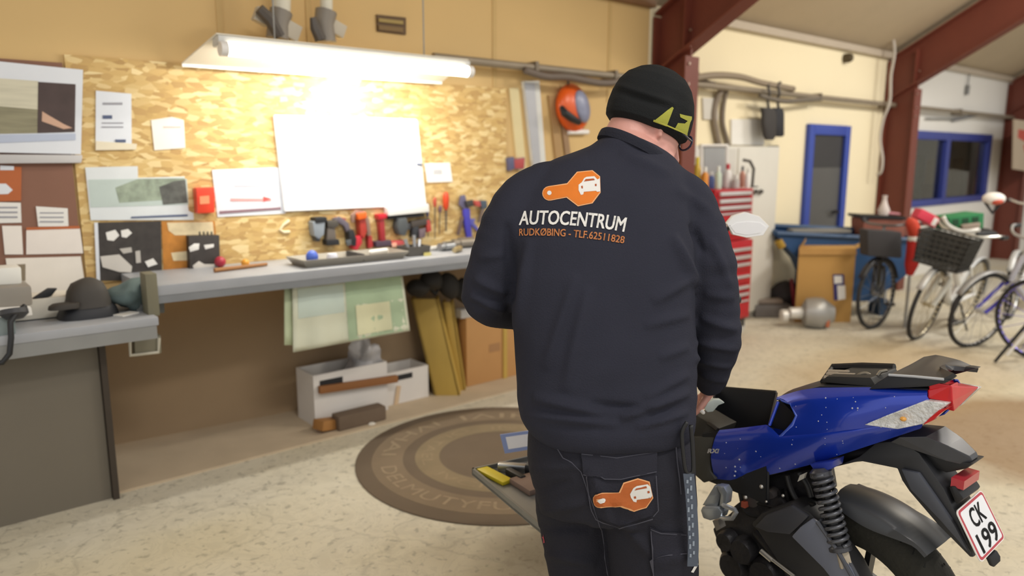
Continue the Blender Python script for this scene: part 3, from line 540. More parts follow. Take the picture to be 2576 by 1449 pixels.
# right of the strand board
mb = MB(); wprism(mb, [(1311, 205), (1350, 204), (1367, 420), (1336, 425)], D, .03); wprism(mb, [(1318, 210), (1344, 210), (1360, 420), (1342, 422)], D - .03, .004, 1); O('aluminium_channel', mb, [M('d5d5d0', .4), M('b5b5b8', .35, .4)], 'long pale aluminium channel hanging on the wall left of the orange visor', 'channel', smooth=None)
for i, (px, c, l) in enumerate(((1278, 'd6c79a', 'pale yellow batten along the right edge of the strand board'), (1376, 'a8875a', 'brown wooden batten right of the aluminium channel'), (1402, '96795a', 'narrow dark batten below the orange visor'))):
    mb = MB(); wprism(mb, [(px, 222 + i * 18), (px + 22 - 4 * i, 222 + i * 18), (px + 42 - 4 * i, 430), (px + 22, 430)], D, .02); O('wall_batten', mb, M(c, .7), l, 'batten', 'battens on the wall beside the strand board')
t = T('face_visor', 'orange oval visor with a black grip hanging under the pipe', 'visor', W(1442, 335, D - .05))
def ovl(cx, cy, rx, ry, n=28, tilt=-.12, a0=0, a1=2 * PI): return [(cx + rx * math.cos(a) * math.cos(tilt) - ry * math.sin(a) * math.sin(tilt), cy + rx * math.cos(a) * math.sin(tilt) + ry * math.sin(a) * math.cos(tilt)) for a in [a0 + (a1 - a0) * i / n for i in range(n)]]
def dome(cx, cy, rx, ry, y, th, tilt, k=6):
    rs = [wpoly(ovl(cx, cy, rx * math.cos(i / k * 1.35), ry * math.cos(i / k * 1.35), tilt=tilt), y - th * math.sin(i / k * 1.35)) for i in range(k + 1)]; return MB().rings(rs)
P('shell', dome(1440, 272, 42, 62, D - .02, .1, -.15), M('dd5a18', .35, var=.15), t, smooth=180)
P('side_shell', dome(1464, 268, 20, 42, D - .085, .05, -.2), M('8a8fa8', .35, var=.3, scale=14), t, smooth=180)
mb = MB(); mb.tube([W(1414, 272, D - .12), W(1420, 284, D - .14), W(1436, 296, D - .14), W(1456, 308, D - .12)], [.02, .03, .03, .022], 10, round_=True); P('grip', mb, BLK, t)
mb = MB(); mb.tube([W(1430, 212, D - .05), W(1428, 196, D - .07), W(1440, 190, D - .07)], .008, 8); P('hanger', mb, DKG, t)
mb = MB(); mb.cyl(W(1430, 332, D - .03), W(1478, 332, D - .03), .02, n=10); O('white_clip', mb, WHT, 'white clip at the lower tip of the orange visor', 'clip')
mb = MB(); wprism(mb, [(1268, 398), (1282, 394), (1284, 424), (1272, 430)], D, .05); wprism(mb, [(1282, 400), (1312, 396), (1310, 425), (1284, 425)], D, .04, 1); O('clamp_head', mb, [M('5a5a78', .4), M('b04848', .4)], 'red and blue clamp peeking over the shoulder at the strand board edge', 'clamp', bevel=.004)
# ------------------------------------------------------------------ air pipe and cables along the wall
PY = D - .1; pz = (W(1300, 168, PY).z + W(1800, 216, PY).z + W(2150, 254, PY).z) / 3
PIPEM = M('8e8270', .5, .2, var=.15, name='dull_pipe')
t = T('air_pipe', 'long dull air pipe running along the wall above head height', 'pipe', W(1800, 222, PY))
mb = MB(); mb.tube([(W(1090, 150, PY).x, PY, pz), (XC3 + 6, PY, pz)], .028, 12); P('pipe_run', mb, PIPEM, t)
for px in (1340, 1540, 1720, 2060, 2235, 2420):
    q = W(px, 200, PY); mb = MB(); mb.par((q.x, PY - .035, pz - .04), (.03, 0, 0), (0, .13, 0), (0, 0, .08)); P('bracket', mb, M('766a5a', .5, .3), t)
def onpipe(px, dy=0, dz=0): q = W(px, 200, PY); return V((q.x, PY + dy, pz + dz))
def cable(name, pts, r, mat, label, cat='cable', group=None): mb = MB(); mb.tube(smoothp(pts), r, 8); return O(name, mb, mat, label, cat, group, smooth=180)
def smoothp(p, k=5):
    p = [V(q) for q in p]; out = []
    for i in range(len(p) - 1):
        a, b, c, d = p[max(i - 1, 0)], p[i], p[i + 1], p[min(i + 2, len(p) - 1)]
        for j in range(k):
            s = j / k; out.append(.5 * ((2 * b) + (c - a) * s + (2 * a - 5 * b + 4 * c - d) * s * s + (3 * b - a - 3 * c + d) * s ** 3))
    return out + [p[-1]]
cable('cable_bundle', [onpipe(1310, -.04, -.03), onpipe(1360, -.05, -.06), onpipe(1420, -.05, -.05), onpipe(1500, -.05, -.07), onpipe(1560, -.05, -.04)], .026, M('6a5e54', .6), 'dark cable bundle slung under the pipe above the orange visor')
cable('cable_bundle', [onpipe(1730, -.04, .04), onpipe(1790, -.04, .09), onpipe(1850, -.05, .1), onpipe(1910, -.04, .07), onpipe(1990, -.03, .05)], .03, M('8d7f6c', .6), 'brown cable bundle lying on the pipe right of the black hat')
cable('cable_bundle', [onpipe(1900, -.06, -.05), onpipe(1960, -.06, -.08), onpipe(2010, -.05, -.05), onpipe(2060, -.03, -.02)], .022, M('6f675c', .6), 'grey cable bundle hanging below the pipe beside the two black pouches')
cable('conduit', [W(1742, 150, D - .03), W(1748, 175, D - .03), W(1756, 195, D - .03), W(1772, 207, D - .05), W(1795, 213, D - .07)], .03, M('7f7264', .5), 'curved grey conduit dropping to the pipe right of the black hat')
cable('conduit', [W(1815, 225, D - .06), W(1800, 260, D - .03), W(1796, 300, D - .03), W(1806, 355, D - .03), W(1812, 372, D - .03)], .03, M('86796a', .5), 'first of two grey conduits falling from the pipe to the cabinet')
cable('conduit', [W(1828, 228, D - .06), W(1820, 262, D - .03), W(1818, 310, D - .03), W(1828, 350, D - .03), W(1834, 372, D - .03)], .022, M('7a6e60', .5), 'second, thinner grey conduit falling from the pipe to the cabinet')
for k, (px, c, w, lab) in enumerate(((1934, '35312f', 17, 'brownish black pouch hanging from the pipe on a hook'), (1959, '1f1f24', 12, 'blue-black pouch hanging from the pipe beside the brownish one'))):
    t = T('hanging_pouch', lab, 'pouch', W(px, 352, PY - .06), 'black pouches hanging from the pipe'); y = PY - .06
    mb = MB(); blob(mb, .2, [(352 - k * 8, px - w * .5, px + w * .6), (340, px - w * .8, px + w), (310, px - w, px + w), (285, px - w, px + w), (272, px - w * 1.2, px + w * .7)], y, .05); P('pouch_body', mb, M(c, .6), t)
    mb = MB(); mb.tube(smoothp([W(px, 275, y), W(px - 3, 250, y), W(px + 2, 235, y - .02), W(px - 2, 214, y), W(px + 4, 208, y + .02)]), .014, 8); P('hook', mb, M('4a4540', .5), t)
mb = MB(); wprism(mb, [(1928, 368), (1948, 366), (1949, 380), (1929, 382)], D, .05); O('wall_switch', mb, M('3c3836', .5), 'small black switch on the wall below the two black pouches', 'switch', bevel=.004)
mb = MB(); q = W(2124, 147, D); mb.lathe(q, (0, -1, 0), [(.05, 0), (.05, .06), (.035, .09)], 16); O('wall_lamp_socket', mb, M('4f432c', .6), 'small dark round fitting high on the cream wall', 'fitting')
mb = MB(); mb.tube([W(2435, 215, D - .03), W(2432, 238, D - .03)], .03, 10); mb.tube([W(2440, 176, D - .03), W(2435, 215, D - .03)], .008, 6); O('pull_switch', mb, M('7a7a78', .5), 'grey pull switch on the white wall above the blue window', 'switch')
t = T('electrical_conduit', 'thin grey rail on the white wall above the blue window', 'rail', W(2420, 300, D))
mb = MB(); mb.cyl(W(2330, 298, D - .03), W(2400, 300, D - .03), .012); P('rail', mb, M('8d8d8a', .5), t)
mb = MB(); mb.cyl(W(2396, 302, D - .03), W(2460, 288, D - .08), .022); P('arm', mb, M('77777a', .5), t)
cable('hanging_cable', [XP(2238, -80, XC2 - .35), XP(2240, 30, XC2 - .35), XP(2246, 90, XC2 - .35), XP(2250, 135, XC2 - .35), XP(2241, 190, XC2 - .35), XP(2238, 255, XC2 - .35), XP(2222, 300, XC2 - .35), XP(2214, 350, XC2 - .35), XP(2220, 400, XC2 - .35), XP(2216, 432, XC2 - .35), XP(2206, 440, XC2 - .35)], .018, M('b8b0a6', .6), 'pale cable hanging from the ceiling in front of the red-brown column')
sheet('wall_panel', [(1836, 300), (1918, 300), (1918, 366), (1836, 364)], 'plain white panel on the cream wall behind the black pouches', 'panel', M('e8e6e0', .6), y=D - .001, th=.02)
sheet('wall_panel', [(1764, 246), (1800, 248), (1802, 302), (1766, 300)], 'small grey panel on the cream wall right of the black hat', 'panel', M('cdc9c0', .6), y=D - .001, th=.02)
sheet('poster', [(2548, 300), (2576, 304), (2640, 310), (2640, 440), (2545, 425)], 'beige poster with red print at the far right of the wall', 'poster', M('b7a690', .7), [([(2562, 325), (2590, 330), (2600, 352), (2580, 358), (2560, 346)], M('b84a3a', .7)), ([(2574, 365), (2600, 362), (2600, 410), (2582, 400)], M('b84a3a', .7))], y=D - .42, th=.02)
# ------------------------------------------------------------------ cabinet and tool chest
t = T('electrical_cabinet', 'tall off-white cabinet against the wall behind the red tool chest', 'cabinet', W(1840, 780, D - .06))
xa, xz = W(1722, 500, D - .1).x, W(1950, 560, D - .1).x; zt_ = W(1840, 367, D - .1).z
CABM = M('d9d6cc', .45, var=.04)
mb = MB(); mb.par((xa, D - .1, .06), (xz - xa, 0, 0), (0, .1, 0), (0, 0, zt_ - .06)); P('casing', mb, CABM, t, bevel=.006)
mb = MB(); mb.par((xa + .03, D - .112, .5), (.0 + (xz - xa) * .47, 0, 0), (0, .012, 0), (0, 0, zt_ - .53)); P('door', mb, M('cfccc4', .45), t, bevel=.003)
mb = MB(); mb.par((xa + (xz - xa) * .52, D - .112, .08), ((xz - xa) * .46, 0, 0), (0, .012, 0), (0, 0, zt_ - .1)); P('door', mb, CABM, t, bevel=.003)
mb = MB(); wprism(mb, [(1770, 372), (1822, 372), (1822, 470), (1770, 470)], D - .112, .01); P('framed_panel', mb, M('97999a', .35), t, label='grey framed panel')
mb = MB(); q = [W(1764, 480, D - .115), W(1764, 366, D - .115), W(1828, 366, D - .115), W(1828, 480, D - .115)]; mb.tube(q, .02, 6); P('panel_frame', mb, WHT, t)
for px in (1902, 1915):
    mb = MB(); mb.cyl(W(px, 482, D - .112), W(px, 482, D - .15), .022); P('knob', mb, M('55524e', .5), t)
mb = MB(); mb.par((xa + .02, D - .09, 0), (xz - xa - .04, 0, 0), (0, .09, 0), (0, 0, .06)); P('plinth', mb, M('8b877e', .6), t)
TY = 3.78; REDC = M('b01d26', .35, var=.06, name='red_enamel'); CHR = M('d3d0cf', .3, .5)
t = T('tool_chest', 'red rolling tool chest with silver drawer handles beside the right arm', 'tool chest', W(1840, 815, TY + .1))
rx = W(1897, 560, TY).x; lx = rx - .62
def zz(py, px=1890): return W(px, py, TY).z
zc0, zc1, zl0, zl1 = zz(600), zz(474), max(.14, zz(800)), zz(602)
mb = MB(); mb.par((lx, TY, zl0), (rx - lx, 0, 0), (0, .28, 0), (0, 0, zl1 - zl0)); P('cabinet_body', mb, REDC, t, bevel=.008)
mb = MB(); mb.par((lx + .03, TY + .02, zc0), (rx - lx - .04, 0, 0), (0, .25, 0), (0, 0, zc1 - zc0)); P('top_chest', mb, REDC, t, bevel=.008)
def drawer(y0, y1, yy, xl, xr, strip):
    za, zb_ = zz(y1), zz(y0); mb = MB(); mb.par((xl, yy - .014, za), (xr - xl, 0, 0), (0, .014, 0), (0, 0, zb_ - za)); d = P('drawer', mb, REDC, t, bevel=.003)
    WORLD[d.name] = WORLD[t.name]; h = (zb_ - za) * strip
    mb = MB(); mb.par((xl + .02, yy - .03, zb_ - h - .004), (xr - xl - .04, 0, 0), (0, .018, 0), (0, 0, h)); P('handle', mb, CHR, d, bevel=.003)
for y0, y1, s in ((479, 494, .6), (497, 512, .6), (514, 528, .6), (531, 556, .14), (560, 588, .12)): drawer(y0, y1, TY + .02, lx + .05, rx - .05, s)
for y0, y1, s in ((618, 634, .5), (637, 652, .6), (656, 675, .4), (686, 706, .35), (712, 728, .5), (730, 742, .6), (748, 790, .1)): drawer(y0, y1, TY, lx + .04, rx - .04, s)
for xx in (lx + .08, rx - .06):
    for yy in (TY + .05, TY + .23):
        mb = MB(); r = zl0 * .42; mb.cyl((xx, yy - .018, r), (xx, yy + .018, r), r, n=18); c = P('caster', mb, M('b9b6b0', .5), t)
        mb = MB(); mb.par((xx - .03, yy - .028, r), (.06, 0, 0), (0, .012, 0), (0, 0, zl0 - r)).par((xx - .03, yy + .016, r), (.06, 0, 0), (0, .012, 0), (0, 0, zl0 - r)).par((xx - .035, yy - .03, zl0 - .012), (.07, 0, 0), (0, .06, 0), (0, 0, .012)); P('fork', mb, M('3e3c3a', .5), c)
def onchest(px, y): q = W(px, 470, y); return V((q.x, y, zc1 + .002))
bt = [(1752, 395, 'c9a52b', 'e0c83a', 'yellow spray can on the red tool chest nearest the shoulder', 'spray can', .034), (1772, 420, 'd98a2a', 'e6e2da', 'orange bottle with a white cap on the red tool chest', 'bottle', .032), (1788, 432, '5a6fb0', 'e8e8ea', 'short blue and white can on the red tool chest', 'can', .03), (1806, 418, 'c3d2c2', 'e4e8e2', 'pale green bottle on the red tool chest', 'bottle', .028), (1829, 412, 'dfdbd8', 'bf3340', 'white bottle with a red cap on the red tool chest', 'bottle', .035), (1850, 440, 'b9b5b2', 'dad8d4', 'grey tin on the red tool chest right of the red-capped bottle', 'tin', .035), (1866, 418, 'c78f7c', '7a7a7a', 'pinkish spray can with a grey nozzle on the red tool chest', 'spray can', .026), (1880, 424, 'e6e4e0', 'd6d4ce', 'white bottle at the right end of the red tool chest', 'bottle', .024)]
for i, (px, pt, c1, c2, lab, cat, r) in enumerate(bt):
    yy = TY + (.1 if i % 2 else .18); q = onchest(px, yy); h = W(px, pt, yy).z - q.z
    t2 = T({'spray can': 'spray_can', 'bottle': 'bottle', 'can': 'drink_can', 'tin': 'tin'}[cat], lab, cat, q, 'bottles and cans on the tool chest')
    mb = MB(); mb.lathe(q, UP, [(r, 0), (r * 1.02, .01), (r, h * .62), (r * .6, h * .75), (r * .45, h * .78)], 14); P('container', mb, M(c1, .4), t2)
    mb = MB(); mb.lathe(q, UP, [(r * .5, h * .77), (r * .52, h * .96), (r * .4, h)], 12); P('cap', mb, M(c2, .4), t2)
mb = MB(); q = onchest(1889, TY + .12); mb.tube([q + V((.02, 0, .0)), q + V((.03, 0, .17)), q + V((-.04, 0, .24)), q + V((-.14, 0, .25))], .014, 8); mb.box(q + V((.02, 0, .006)), .09, .07, .012); O('bench_lamp', mb, M('55534f', .5), 'dark bent clamp arm at the right end of the tool chest top', 'lamp')
# ------------------------------------------------------------------ under the long bench
def lp(px, py, dep): return L(px, py, dep)
t = T('folded_banner', 'pale green patterned banner hanging folded under the bench', 'banner', W(880, 880, BY + .12))
YF = BY + .1
BANM = M('d6d8c2', .8, var=.1, scale=5); GR1 = M('a9bd9c', .8, var=.25, scale=7); GR2 = M('c9d4b0', .8)
rows = []
BQ = [(735, 722), (1012, 694), (1030, 832), (737, 886)]
for i in range(13):
    rows.append([W(*qpt(BQ, j / 24, i / 12), YF + .02 * math.sin(j * .8) * (i / 12) + .006 * math.sin(i)) for j in range(25)])
mb = MB().grid(rows); P('front_layer', mb, BANM, t, smooth=180, solid=.004)
def banrow(u0, u1, v0, v1, dy, k=8):
    return [[W(*qpt(BQ, lerp(u0, u1, j / k), lerp(v0, v1, i / k)), YF + .02 * math.sin(lerp(u0, u1, j / k) * 24 * .8) * lerp(v0, v1, i / k) + .006 * math.sin(lerp(v0, v1, i / k) * 12) - dy) for j in range(k + 1)] for i in range(k + 1)]
mb = MB().grid(banrow(.48, .985, .0, .98, .006)); P('green_print', mb, GR1, t, smooth=180, label='green printed half')
mb = MB().grid(banrow(.56, .86, .42, .92, .008)); P('pale_print', mb, M('d9d8b4', .8, var=.12, scale=8), t, smooth=180)
mb = MB().grid(banrow(.05, .46, .04, .5, .006)); P('blue_print', mb, M('c6d3c8', .8, var=.06), t, smooth=180)
mb = MB().grid([[W(x, y, YF + .025) for x in (715, 728, 742)] for y in (722, 780, 840, 868)]); P('back_layer', mb, GR2, t, smooth=180, solid=.004)
mb = MB(); mb.par((W(725, 715, YF).x, YF + .0, BZ - .075), (W(1015, 690, YF).x - W(725, 715, YF).x, 0, 0), (0, .025, 0), (0, 0, .026)); P('hanging_rail', mb, M('6d5a44', .7), t)
# two yellow wooden profiles and a cardboard box
YELW = M('b99a4a', .6, var=.12, scale=5, name='yellow_wood', stretch=(3, 3, 1))
def leanboard(tp, bt_, w, label, dep):
    b = W(bt_[0], 980, 4.05); b = V((b.x, b.y, 0)); dd = depth(b)
    t = T('yellow_profile', label, 'profile', b, 'yellow profiles leaning under the bench'); a = L(*tp, dd + .035); u = RH * w; v = FH * .1 - RH * .03
    mb = MB(); wv = .016
    p0, p1 = b, a
    for o_, e1, e2 in ((V((0, 0, 0)), u, FH * wv), (V((0, 0, 0)), RH * wv, FH * .12), (u - RH * wv, RH * wv, FH * .12)):
        mb.prism([p0 + o_, p0 + o_ + e1, p0 + o_ + e1 + e2, p0 + o_ + e2], p1 - p0)
    P('shell', mb, YELW, t, bevel=.002)
    mb = MB(); mb.prism([p0 + RH * wv + FH * .05, p0 + u - RH * wv + FH * .05, p0 + u - RH * wv + FH * .11, p0 + RH * wv + FH * .11], (p1 - p0) * .97); P('core', mb, M('6b5a3a', .8), t)
leanboard((1034, 752), (1093, 978), .175, 'wider yellow hollow profile leaning under the bench beside the banner', 4.5)
leanboard((1112, 760), (1146, 972), .07, 'narrow yellow hollow profile leaning beside the wider one', 4.5)
t = T('cardboard_box', 'flat brown cardboard box under the bench right of the yellow profiles', 'box', G(1220, 962))
b0 = G(1160, 972); b0.y = 4.06; b1 = V((b0.x + .58, b0.y, 0)); zt_ = W(1215, 794, 4.06).z
mb = MB(); mb.par(b0 + V((0, 0, .012)), (.58, 0, 0), (0, .1, 0), (0, 0, zt_ - .012)); P('carton', mb, CARD, t, bevel=.004)
mb = MB(); mb.par(b0 + V((.2, -.002, zt_ * .45)), (.1, 0, 0), (0, .002, 0), (0, 0, .06)); P('print', mb, M('a17850', .85), t)
b0 = G(1290, 965); b0.y = 4.05; mb = MB(); mb.par(b0 + V((0, 0, .012)), (.035, 0, 0), (0, .06, 0), (0, 0, .86)); O('yellow_post', mb, YELW, 'upright yellow post beside the cardboard box, at the sleeve', 'post')
mb = MB(); q = W(1100, 720, D - .2)
for i, (px, py, r) in enumerate(((1052, 722, .05), (1085, 706, .05), (1130, 720, .06), (1165, 730, .05))):
    mb.ell(W(px, py, D - .16), .09, .06, r * 1.3, Matrix.Rotation(.5 * i, 3, 'Y'), 12, 8)
for i, p in enumerate(mb.v): p += V((0, 0, 1)) * noise.noise(p * 9) * .03
mb.tube([W(1060, 700, D - .1), W(1095, 740, D - .15), W(1118, 700, D - .12), W(1160, 745, D - .14)], .018, 8)
O('rubber_hoses', mb, M('262320', .7), 'tangle of black rubber hoses above the yellow profiles under the bench', 'hose', smooth=60)
gx = W(1158, 785, 4.08).x; mb = MB(); mb.par((gx, 4.07, zt_ + .001), (.13, 0, 0), (0, .08, 0), (0, 0, .06)); O('grey_carton', mb, M('b5b1ac', .8), 'pale grey carton lying on top of the cardboard box at the elbow', 'carton')
# white crates and scrap on the floor
t = T('storage_crate', 'larger white open crate with dark hand hole under the bench', 'crate', G(880, 1030))
def crate(t, q0, w, dpt, h, slot):
    mb = MB(); th = .012; q0 = q0 + V((0, 0, .0125))
    mb.par(q0 + V((th, 0, 0)), (w - 2 * th, 0, 0), (0, dpt, 0), (0, 0, th)).par(q0, (th, 0, 0), (0, dpt, 0), (0, 0, h)).par(q0 + V((w - th, 0, 0)), (th, 0, 0), (0, dpt, 0), (0, 0, h))
    mb.par(q0 + V((th, .0005, th)), (w - 2 * th, 0, 0), (0, th, 0), (0, 0, h - th - .001)).par(q0 + V((th, dpt - th - .0005, th)), (w - 2 * th, 0, 0), (0, th, 0), (0, 0, h - th - .001)); P('shell', mb, M('d8d3cd', .6, var=.05), t)
    mb = MB(); mb.par(q0 + V((w * slot[0], -.002, h * .72)), (w * slot[1], 0, 0), (0, .004, 0), (0, 0, h * .16)); P('hand_hole', mb, BLK, t)
ca = W(790, 1000, 4.0); ca.z = 0
crate(t, ca, .5, .24, .32, (.08, .3))
t = T('storage_crate', 'smaller white crate with dark hand hole, partly behind the larger one', 'crate', G(1010, 990))
cb = ca + V((.52, .06, 0)); crate(t, cb, .33, .22, .22, (.12, .5))
mb = MB(); q = ca + V((.4, .12, .34)); mb.ell(q, .1, .09, .14, n=24, k=14)
for p in mb.v: p += (p - q) * noise.noise(p * 16) * .7
O('plastic_bag', mb, M('a9a6a6', .3, var=.5, scale=14), 'crumpled grey plastic bag sticking out of the larger white crate', 'bag', smooth=60)
mb = MB(); a, b = W(806, 992, 3.965), W(1002, 962, 3.965); mb.prism([a, a + V((0, 0, .045)), a + V((0, .032, .045)), a + V((0, .032, 0))], b - a); O('wooden_batten', mb, M('8a5a30', .7, var=.2, scale=5), 'brown wooden batten lying across the front of the white crates', 'batten', bevel=.004)
q = W(880, 1062, 3.84); q.z = .0125; mb = MB(); mb.par(q + V((-.07, 0, 0)), (.32, 0, 0), (0, .1, 0), (0, 0, .09)); O('dusty_block', mb, M('6b5a4a', .9, var=.2), 'dusty brown block on the floor in front of the white crates', 'block', bevel=.012)
q = W(826, 1050, 3.92); q.z = .0125; mb = MB(); mb.box(q + V((0, .0, .035)), .17, .09, .06, Matrix.Rotation(.3, 3, 'Z') @ Matrix.Rotation(.2, 3, 'Y')); O('wooden_offcut', mb, M('a0703a', .7, var=.25, scale=6), 'amber wooden offcut at the front corner of the larger crate', 'offcut', bevel=.008)
for i, (px, py, s, lab) in enumerate(((998, 1020, .05, 'small pale offcut standing right of the dusty block'), (880, 1078, .028, 'left pale plaster crumb on the floor strip edge'), (935, 1072, .022, 'right pale plaster crumb on the floor strip edge'))):
    q = G(px, py); mb = MB()
    if i == 0: mb.box(q + V((0, 0, .07)), .03, .03, .13, Matrix.Rotation(.2, 3, 'Y'))
    else:
        mb.ell(q + V((0, 0, s * .55)), s, s * .8, s * .6, n=10, k=6)
        for p in mb.v: p += V((noise.noise(p * 40), noise.noise(p * 41), 0)) * .01
    O('wood_chip' if i == 0 else 'plaster_crumb', mb, M('cdb393' if i == 0 else 'd8d2c6', .8), lab, 'debris')
# ------------------------------------------------------------------ round mat
mc = V((2.41, 2.97, 0)); MR = .785; MT = .012
def circ(r, z, n=72): return [mc + V((r * math.cos(2 * PI * i / n), r * math.sin(2 * PI * i / n), z)) for i in range(n)]
t = T('round_mat', 'large round brown rubber mat with rings of worn lettering', 'mat', mc)
mb = MB(); mb.rings([circ(MR, .001), circ(MR, .006), circ(MR - .012, MT), circ(MR * .5, MT), circ(.01, MT)]); P('rubber', mb, M('6a5b4a', .85, var=.12, scale=5, name='mat_rubber'), t)
for r0, r1, c in ((.70, .535, '7d6c57'), (.47, .34, '84745a')):
    mb = MB(); mb.rings([circ(r0, MT + .0006), circ(r1, MT + .0006)], cap=False); P('printed_ring', mb, M(c, .9, var=.2, scale=6), t, smooth=None)
def ringtext(txt, r, hgt, a0, a1):
    mb = MB()
    v, f = text_mesh(txt, 0); xs = [p.x for p in v]; w0, w1 = min(xs), max(xs); yh = max(p.y for p in v)
    pts = []
    for p in v:
        a = lerp(a0, a1, (p.x - w0) / (w1 - w0)); q = r - hgt / 2 + hgt * (1 - p.y / yh) * 1.0
        pts.append(mc + V((q * math.cos(a), q * math.sin(a), MT + .0014)))
    mb.add(pts, f); return mb
d2 = math.radians
for wd, a0, a1 in (('HIVI', 30, 75), ('IVHAI', 90, 142), ('DELMUTYFUICTI', 156, 262), ('JOIRC', 276, 326)): P('ring_lettering', ringtext(wd, .615, .08, d2(a0), d2(a1)), M('94836a', .9, var=.3, scale=25), t, smooth=None, label='worn pale lettering')
for wd, a0, a1 in (('ANI', 20, 60), ('OLTAEL', 80, 160), ('IVCIOU', 178, 255), ('TALCO', 270, 330)): P('ring_lettering', ringtext(wd, .405, .06, d2(a0), d2(a1)), M('8f7d62', .9, var=.3, scale=25), t, smooth=None, label='worn pale lettering')
# ------------------------------------------------------------------ tool tray on a pedestal beside the man
TZ = .52
def GT(px, py): return G(px, py, TZ)
t = T('tool_trolley', 'grey metal tool tray on a pedestal beside the left trouser leg', 'tool tray', G(1500, 1400))
c1, c2 = GT(1187, 1180), GT(1352, 1318); u = (c2 - c1).normalized(); w = V((-u.y, u.x, 0))
if w.dot(RH) < 0: w = -w
ln, wd = (c2 - c1).length + .12, .42
mb = MB(); mb.par(c1 + V((0, 0, -.02)), u * ln, w * wd, (0, 0, .008)); P('tray_floor', mb, M('8d8f90', .4, .5), t)
mb = MB(); th = .008
for o_, e1, e2 in ((c1, u * ln, w * th), (c1 + w * (wd - th), u * ln, w * th), (c1, u * th, w * wd), (c1 + u * (ln - th), u * th, w * wd)): mb.par(o_ + V((0, 0, -.022)), e1, e2, (0, 0, .026))
P('rim', mb, M('7c7d7c', .4, .4), t)
ctr = c1 + u * ln * .62 + w * wd * .66; mb = MB(); mb.cyl(V((ctr.x, ctr.y, .05)), V((ctr.x, ctr.y, TZ - .02)), .022); P('post', mb, DKG, t)
mb = MB()
for a in range(4): d_ = V((math.cos(a * PI / 2 + .5), math.sin(a * PI / 2 + .5), 0)); mb.par(V((ctr.x, ctr.y, .03)) - V((-d_.y, d_.x, 0)) * .02, d_ * .24, V((-d_.y, d_.x, 0)) * .04, (0, 0, .025))
mb.cyl((ctr.x, ctr.y, .0), (ctr.x, ctr.y, .055), .05); P('foot', mb, DKG, t)
def ont(a, b, z=0): return c1 + u * a + w * b + V((0, 0, -.012 + z))
def tbar(a, b, ang, l, wd_, h): d_ = u * math.cos(ang) + w * math.sin(ang); n_ = V((-d_.y, d_.x, 0)); return MB().par(ont(a, b) - d_ * l / 2 - n_ * wd_ / 2, d_ * l, n_ * wd_, (0, 0, h))
O('cutter_knife', tbar(.075, .05, .2, .15, .045, .014), YEL, 'bright yellow knife at the near corner of the tool tray', 'knife', bevel=.004)
t2 = T('caulking_gun', 'silver and black gripper tool lying in the tool tray', 'hand tool', ont(.06, .12))
P('barrel', tbar(.07, .14, .9, .13, .03, .03), STEEL, t2, bevel=.006); P('grip', tbar(.12, .11, .15, .09, .025, .025), BLK, t2, bevel=.006)
t2 = T('tape_measure', 'black and yellow tape measure in the tool tray at the trouser leg', 'tape measure', ont(.1, .22)); mb = tbar(.12, .2, .6, .075, .07, .04); P('case', mb, BLK, t2, bevel=.01)
mb = tbar(.12, .2, .6, .05, .045, .044); P('face', mb, YEL, t2, bevel=.004, label='yellow face')
O('abrasive_block', tbar(.2, .12, .1, .12, .085, .02), M('8a7468', .8, var=.1), 'flat brownish pad in the lower part of the tool tray', 'pad', bevel=.004)
O('black_folder', tbar(.32, .24, .1, .13, .2, .01), BLK, 'black flat case in the tool tray under the trouser leg', 'case', bevel=.003)
q = G(1298, 1112, TZ + .08); mb = MB()
pts = [L(px, py, 2.95) for px, py in ((1258, 1094), (1330, 1088), (1334, 1130), (1268, 1140))]
t2 = T('card_holder', 'blue rimmed white card standing at the back of the tool tray', 'card', ont(.02, .3))
dc = depth(G(1272, 1141, TZ - .01)); pts = [L(1270, 1141, dc), L(1350, 1128, dc), L(1346, 1082, dc + .02), L(1258, 1094, dc + .02)]
P('back', MB().prism(pts, FH * .006), M('8c9ccb', .6), t2)
inn = [lerp(lerp(pts[0], pts[1], a), lerp(pts[3], pts[2], a), b) - FH * .001 for a, b in ((.14, .2), (.86, .2), (.86, .85), (.14, .85))]
P('card_face', MB().prism(inn, FH * -.001), M('f0eff2', .6), t2)
# ------------------------------------------------------------------ right side: hopper, box, engine parts
HOP = M('2f5687', .5, var=.15, scale=4, name='hopper_blue'); HD = 7.5
t = T('tipping_hopper', 'blue steel tipping hopper against the wall below the door', 'hopper', G(2130, 790))
def lprism(pts, dep, th, m=0): return MB().prism([L(x, y, dep) for x, y in pts], FH * th, m)
a0, a1, a2, a3 = L(1953, 588, HD), L(2292, 604, HD), L(2286, 700, HD), L(2010, 668, HD)
zf = lambda p, z: V((p.x, p.y, z))
front = [a0, a1, zf(a1, .45), zf(L(2200, 700, HD), .16), zf(L(2060, 700, HD), .16), L(2012, 655, HD)]
dv = V((0, .85, 0)) if 0 else FH * .25
mb = MB(); mb.prism(front, FH * .01); mb.prism([p + dv + V((0, 0, .06 if i < 2 else 0)) for i, p in enumerate(front)], FH * .01)
n = len(front)
for i in range(1, n): j = (i + 1) % n; mb.prism([front[i], front[j], front[j] + dv, front[i] + dv], ((front[j] - front[i]).cross(dv)).normalized() * .008)
P('bin', mb, HOP, t)
mb = MB(); mb.tube([a0, a1, a1 + dv + V((0, 0, .06)), a0 + dv + V((0, 0, .06)), a0], .03, 6); P('rim', mb, M('27496f', .5), t)
mb = MB()
for px in (2040, 2220):
    p = L(px, 700, HD); mb = MB(); mb.par(zf(p, 0), RH * .08, dv, (0, 0, .17)); P('foot', mb, M('27415f', .6), t)
